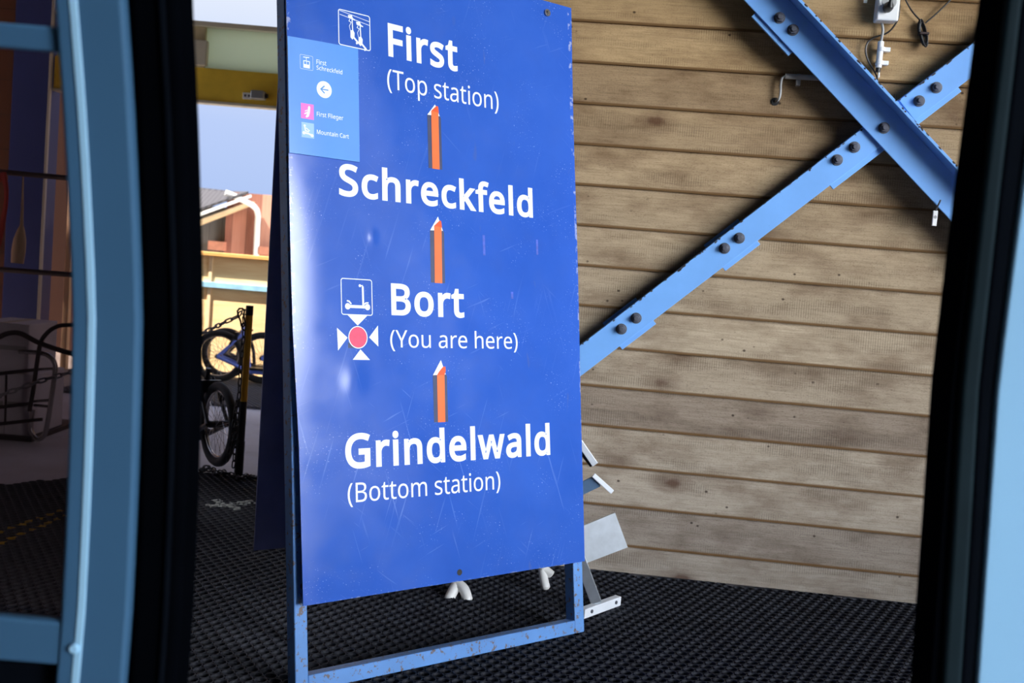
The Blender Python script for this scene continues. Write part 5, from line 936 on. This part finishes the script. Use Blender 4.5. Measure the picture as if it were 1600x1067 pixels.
yb0, yb1 = YT+.03, YT+.42; xA = tp(50, 620, .03)[0]; xB = tp(8, 620, .03)[0]; xC = xB-.28
zm = tp(20, 582, .03)[2]; ztp = tp(44, 507, .03)[2]
carton(xB+.003, xA, zd, zm-.003, yb0, yb1, 'white carton low in the trolley, next to its end frame')
carton(xC, xB, zd, zm-.003, yb0, yb1, 'white carton low in the trolley, cut off by the left edge of the photo')
xT = tp(44, 550, .03)[0]; carton(xT-.26, xT, zm, ztp, yb0, yb1-.05, 'white carton standing on top of the others on the trolley')
# rack with hanging gear
YR = 6.55; r0 = at(200, 600, YR)
rk = thing('gear_rack', (r0[0], YR, -.02), 'dark rack with two rails in front of the dark blue door post', 'rack'); ro = np.array(rk.location)
for (y0, y1) in ((271, 287), (426, 436)):
    MB().tube([at(-150, y0-16, YR), at(205, y1, YR)], .016, 8).build('rail', M['rail_dark'], rk, origin=ro)
for xx in (203, -148):
    P = at(xx, 400, YR); MB().box(P[0]-.03, P[0]+.03, YR-.03, YR+.03, -.02, 1.75).build('upright', M['rail_dark'], rk, origin=ro)
c = at(4, 272, YR-.03); b = MB()
for k_ in range(3):
    b.tube(smoothpath([at(3+2*k_, 270, YR-.03), at(9+k_, 300, YR-.05-.01*k_), at(6, 330+8*k_, YR-.05), at(-6, 385+5*k_, YR-.05), at(-14, 330, YR-.05), at(-8, 295, YR-.04), at(3+2*k_, 271, YR-.02)], 5), .010, 8)
o = b.build('rope_coil', M['red_rope'], origin=c, smooth=True); tag(o, 'red rope coil hung on the rack at the left edge', 'rope')
c = at(32, 355, YR-.03); b = MB(); pts = [at(34, 352, YR-.03), at(33, 360, YR-.03), at(31, 374, YR-.03), at(29, 392, YR-.03), at(27, 411, YR-.03)]
b.tube([at(36, 276, YR-.015)]+pts, [.004, .010, .022, .036, .040, .036], 12)
o = b.build('hanging_pouch', M['canvas'], origin=c, smooth=True); tag(o, 'beige tapered pouch hanging on the rack in front of the blue door post', 'pouch')

# ------------------------------------------------------------------ the two cabin doors beside the camera
ZS = np.linspace(0.02, 2.05, 42)
def bulge(z): return float(np.interp(z, [0.0, .35, .70, 1.02, 1.20, 1.40, 2.1], [1.03, 1.08, 1.085, 1.065, 1.03, .985, .80]))
def curve(pts, dy=0.0):
    """pixel polyline -> x(z) on the curved cabin side"""
    zz, xx = [], []
    for px, py in pts:
        Y = 1.05
        for _ in range(12):
            P = at(px, py, Y); Y = bulge(P[2])+dy
        zz.append(P[2]); xx.append(P[0])
    o_ = np.argsort(zz); zz, xx = np.array(zz)[o_], np.array(xx)[o_]
    co = np.polyfit(zz, xx, 2)
    za, zc = zz[0], zz[-1]
    def f(z):
        zc_ = min(max(z, za), zc); v = np.polyval(co, zc_); d = np.polyval(np.polyder(co), zc_); return v+d*(z-zc_)*.6
    return f
def band(name, fa, fb, y0, y1, mat, parent, org, bevel=.006, label=None, zs=ZS):
    b_ = MB(); n = len(zs)
    for z in zs:
        Y = bulge(z); xa, xb2 = fa(z), fb(z); b_.v += [(xa, Y+y0, z), (xb2, Y+y0, z), (xb2, Y+y1, z), (xa, Y+y1, z)]
    for i in range(n-1):
        for k_ in range(4): a_, c_ = 4*i+k_, 4*i+(k_+1) % 4; b_.f.append((a_, c_, c_+4, a_+4))
    b_.f += [(3, 2, 1, 0), (4*n-4, 4*n-3, 4*n-2, 4*n-1)]
    o_ = b_.build(name, mat, parent, smooth=True, bevel=bevel, seg=3, origin=org)
    if label: o_['label'] = label
    return o_
Lseal = curve([(299, 0), (305, 100), (310, 200), (313, 300), (314.5, 420), (314.5, 560), (312, 700), (308, 800), (303, 900), (297, 1000), (293, 1067)], .039)
Lmid = curve([(199, 0), (207, 110), (214, 220), (220, 360), (222, 520), (219, 690), (213, 850), (206, 960), (199, 1067)])
Lst1 = curve([(131, 0), (141, 150), (149, 270), (154, 360), (157, 480), (155.5, 650), (148, 870), (140, 960), (131, 1067)])
Lst0 = curve([(118, 0), (128, 150), (137, 270), (142, 360), (145, 480), (143, 650), (136, 870), (128, 960), (119, 1067)])
Lgl = curve([(93, 0), (101, 110), (107, 200), (115, 310), (117, 450), (116, 650), (114, 720), (108, 870), (101, 950), (94, 1067)])
sh = lambda f, d: (lambda z: f(z)+d)
o0 = np.array([-.40, 1.03, 0.02])
dl_ = thing('cabin_door', o0, 'slate blue cabin door with tinted window and black seal, along the left edge', 'cabin door')
band('seal', Lmid, Lseal, -.004, .050, M['black_rubber'], dl_, o0, .008, 'black rubber seal')
band('seal_lip', sh(Lseal, -.018), sh(Lseal, -.012), -.008, .0, M['dark_frame'], dl_, o0, .002)
band('frame', Lgl, Lmid, -.014, .035, M['slate'], dl_, o0, .004)
band('edge_highlight_strip', Lst0, Lst1, -.0155, -.012, M['trim'], dl_, o0, .001, 'pale blue painted edge highlight')  # strip coloured as the bright catch on the frame's bevelled edge
band('outer_stile', sh(Lgl, -.62), sh(Lgl, -.55), -.014, .035, M['slate'], dl_, o0, .010)
band('window_pane', sh(Lgl, -.56), sh(Lgl, .004), .006, .012, M['tint_glass'], dl_, o0, 0, 'brown tinted window pane')
def zat(px, py):
    Y = 1.05
    for _ in range(12):
        P = at(px, py, Y); Y = bulge(P[2])
    return P[2]
zr1, zr0 = zat(50, 40), zat(50, 79)
band('window_rail', sh(Lgl, -.56), sh(Lgl, .004), -.006, .004, M['slate'], dl_, o0, .003, zs=np.linspace(zr0, zr1, 4))
zr1, zr0 = zat(60, 962), zat(60, 1030)
band('window_rail', sh(Lgl, -.56), sh(Lgl, .004), -.012, .004, M['slate'], dl_, o0, .004, zs=np.linspace(zr0, zr1, 4))
band('lower_panel', sh(Lgl, -.56), sh(Lgl, .004), .004, .03, M['dark_frame'], dl_, o0, .002, zs=np.linspace(.02, zr0, 16))
P = at(116, 1013, bulge(zat(116, 1013))-.016)
b = MB(); b.cyl(P+np.array([0, .003, 0]), (0, -1, 0), .0062, .006, 16, .004); b.build('screw', M['trim'], dl_, smooth=True, origin=o0)
Rs0 = curve([(1529, 0), (1515, 100), (1502, 200), (1490, 320), (1473, 450), (1460, 560), (1452, 640), (1440, 770), (1431, 920), (1425, 1067)], .05)
Rs1 = curve([(1566, 0), (1542, 200), (1517, 400), (1503, 560), (1482, 800), (1467, 1067)])
Rs2 = curve([(1592, 0), (1568, 200), (1546, 400), (1531, 560), (1513, 800), (1497, 1067)])
Rs3 = curve([(1634, 0), (1609, 200), (1582, 400), (1560, 560), (1540, 800), (1525, 1067)])
o0 = np.array([.5, 1.03, 0.02])
dr_ = thing('cabin_door', o0, 'light blue cabin door behind black rubber seals, along the right edge', 'cabin door')
band('seal', Rs0, Rs1, -.004, .050, M['black_rubber'], dr_, o0, .008, 'black rubber seal')
band('profile', Rs1, Rs2, -.010, .045, simple('green_grey_profile', srgb(24, 38, 44), .6, spec=.06), dr_, o0, .008)
band('inner_seal', Rs2, Rs3, -.002, .045, M['dark_frame'], dr_, o0, .006)
band('frame', Rs3, sh(Rs3, .26), -.006, .040, M['lining'], dr_, o0, .002)
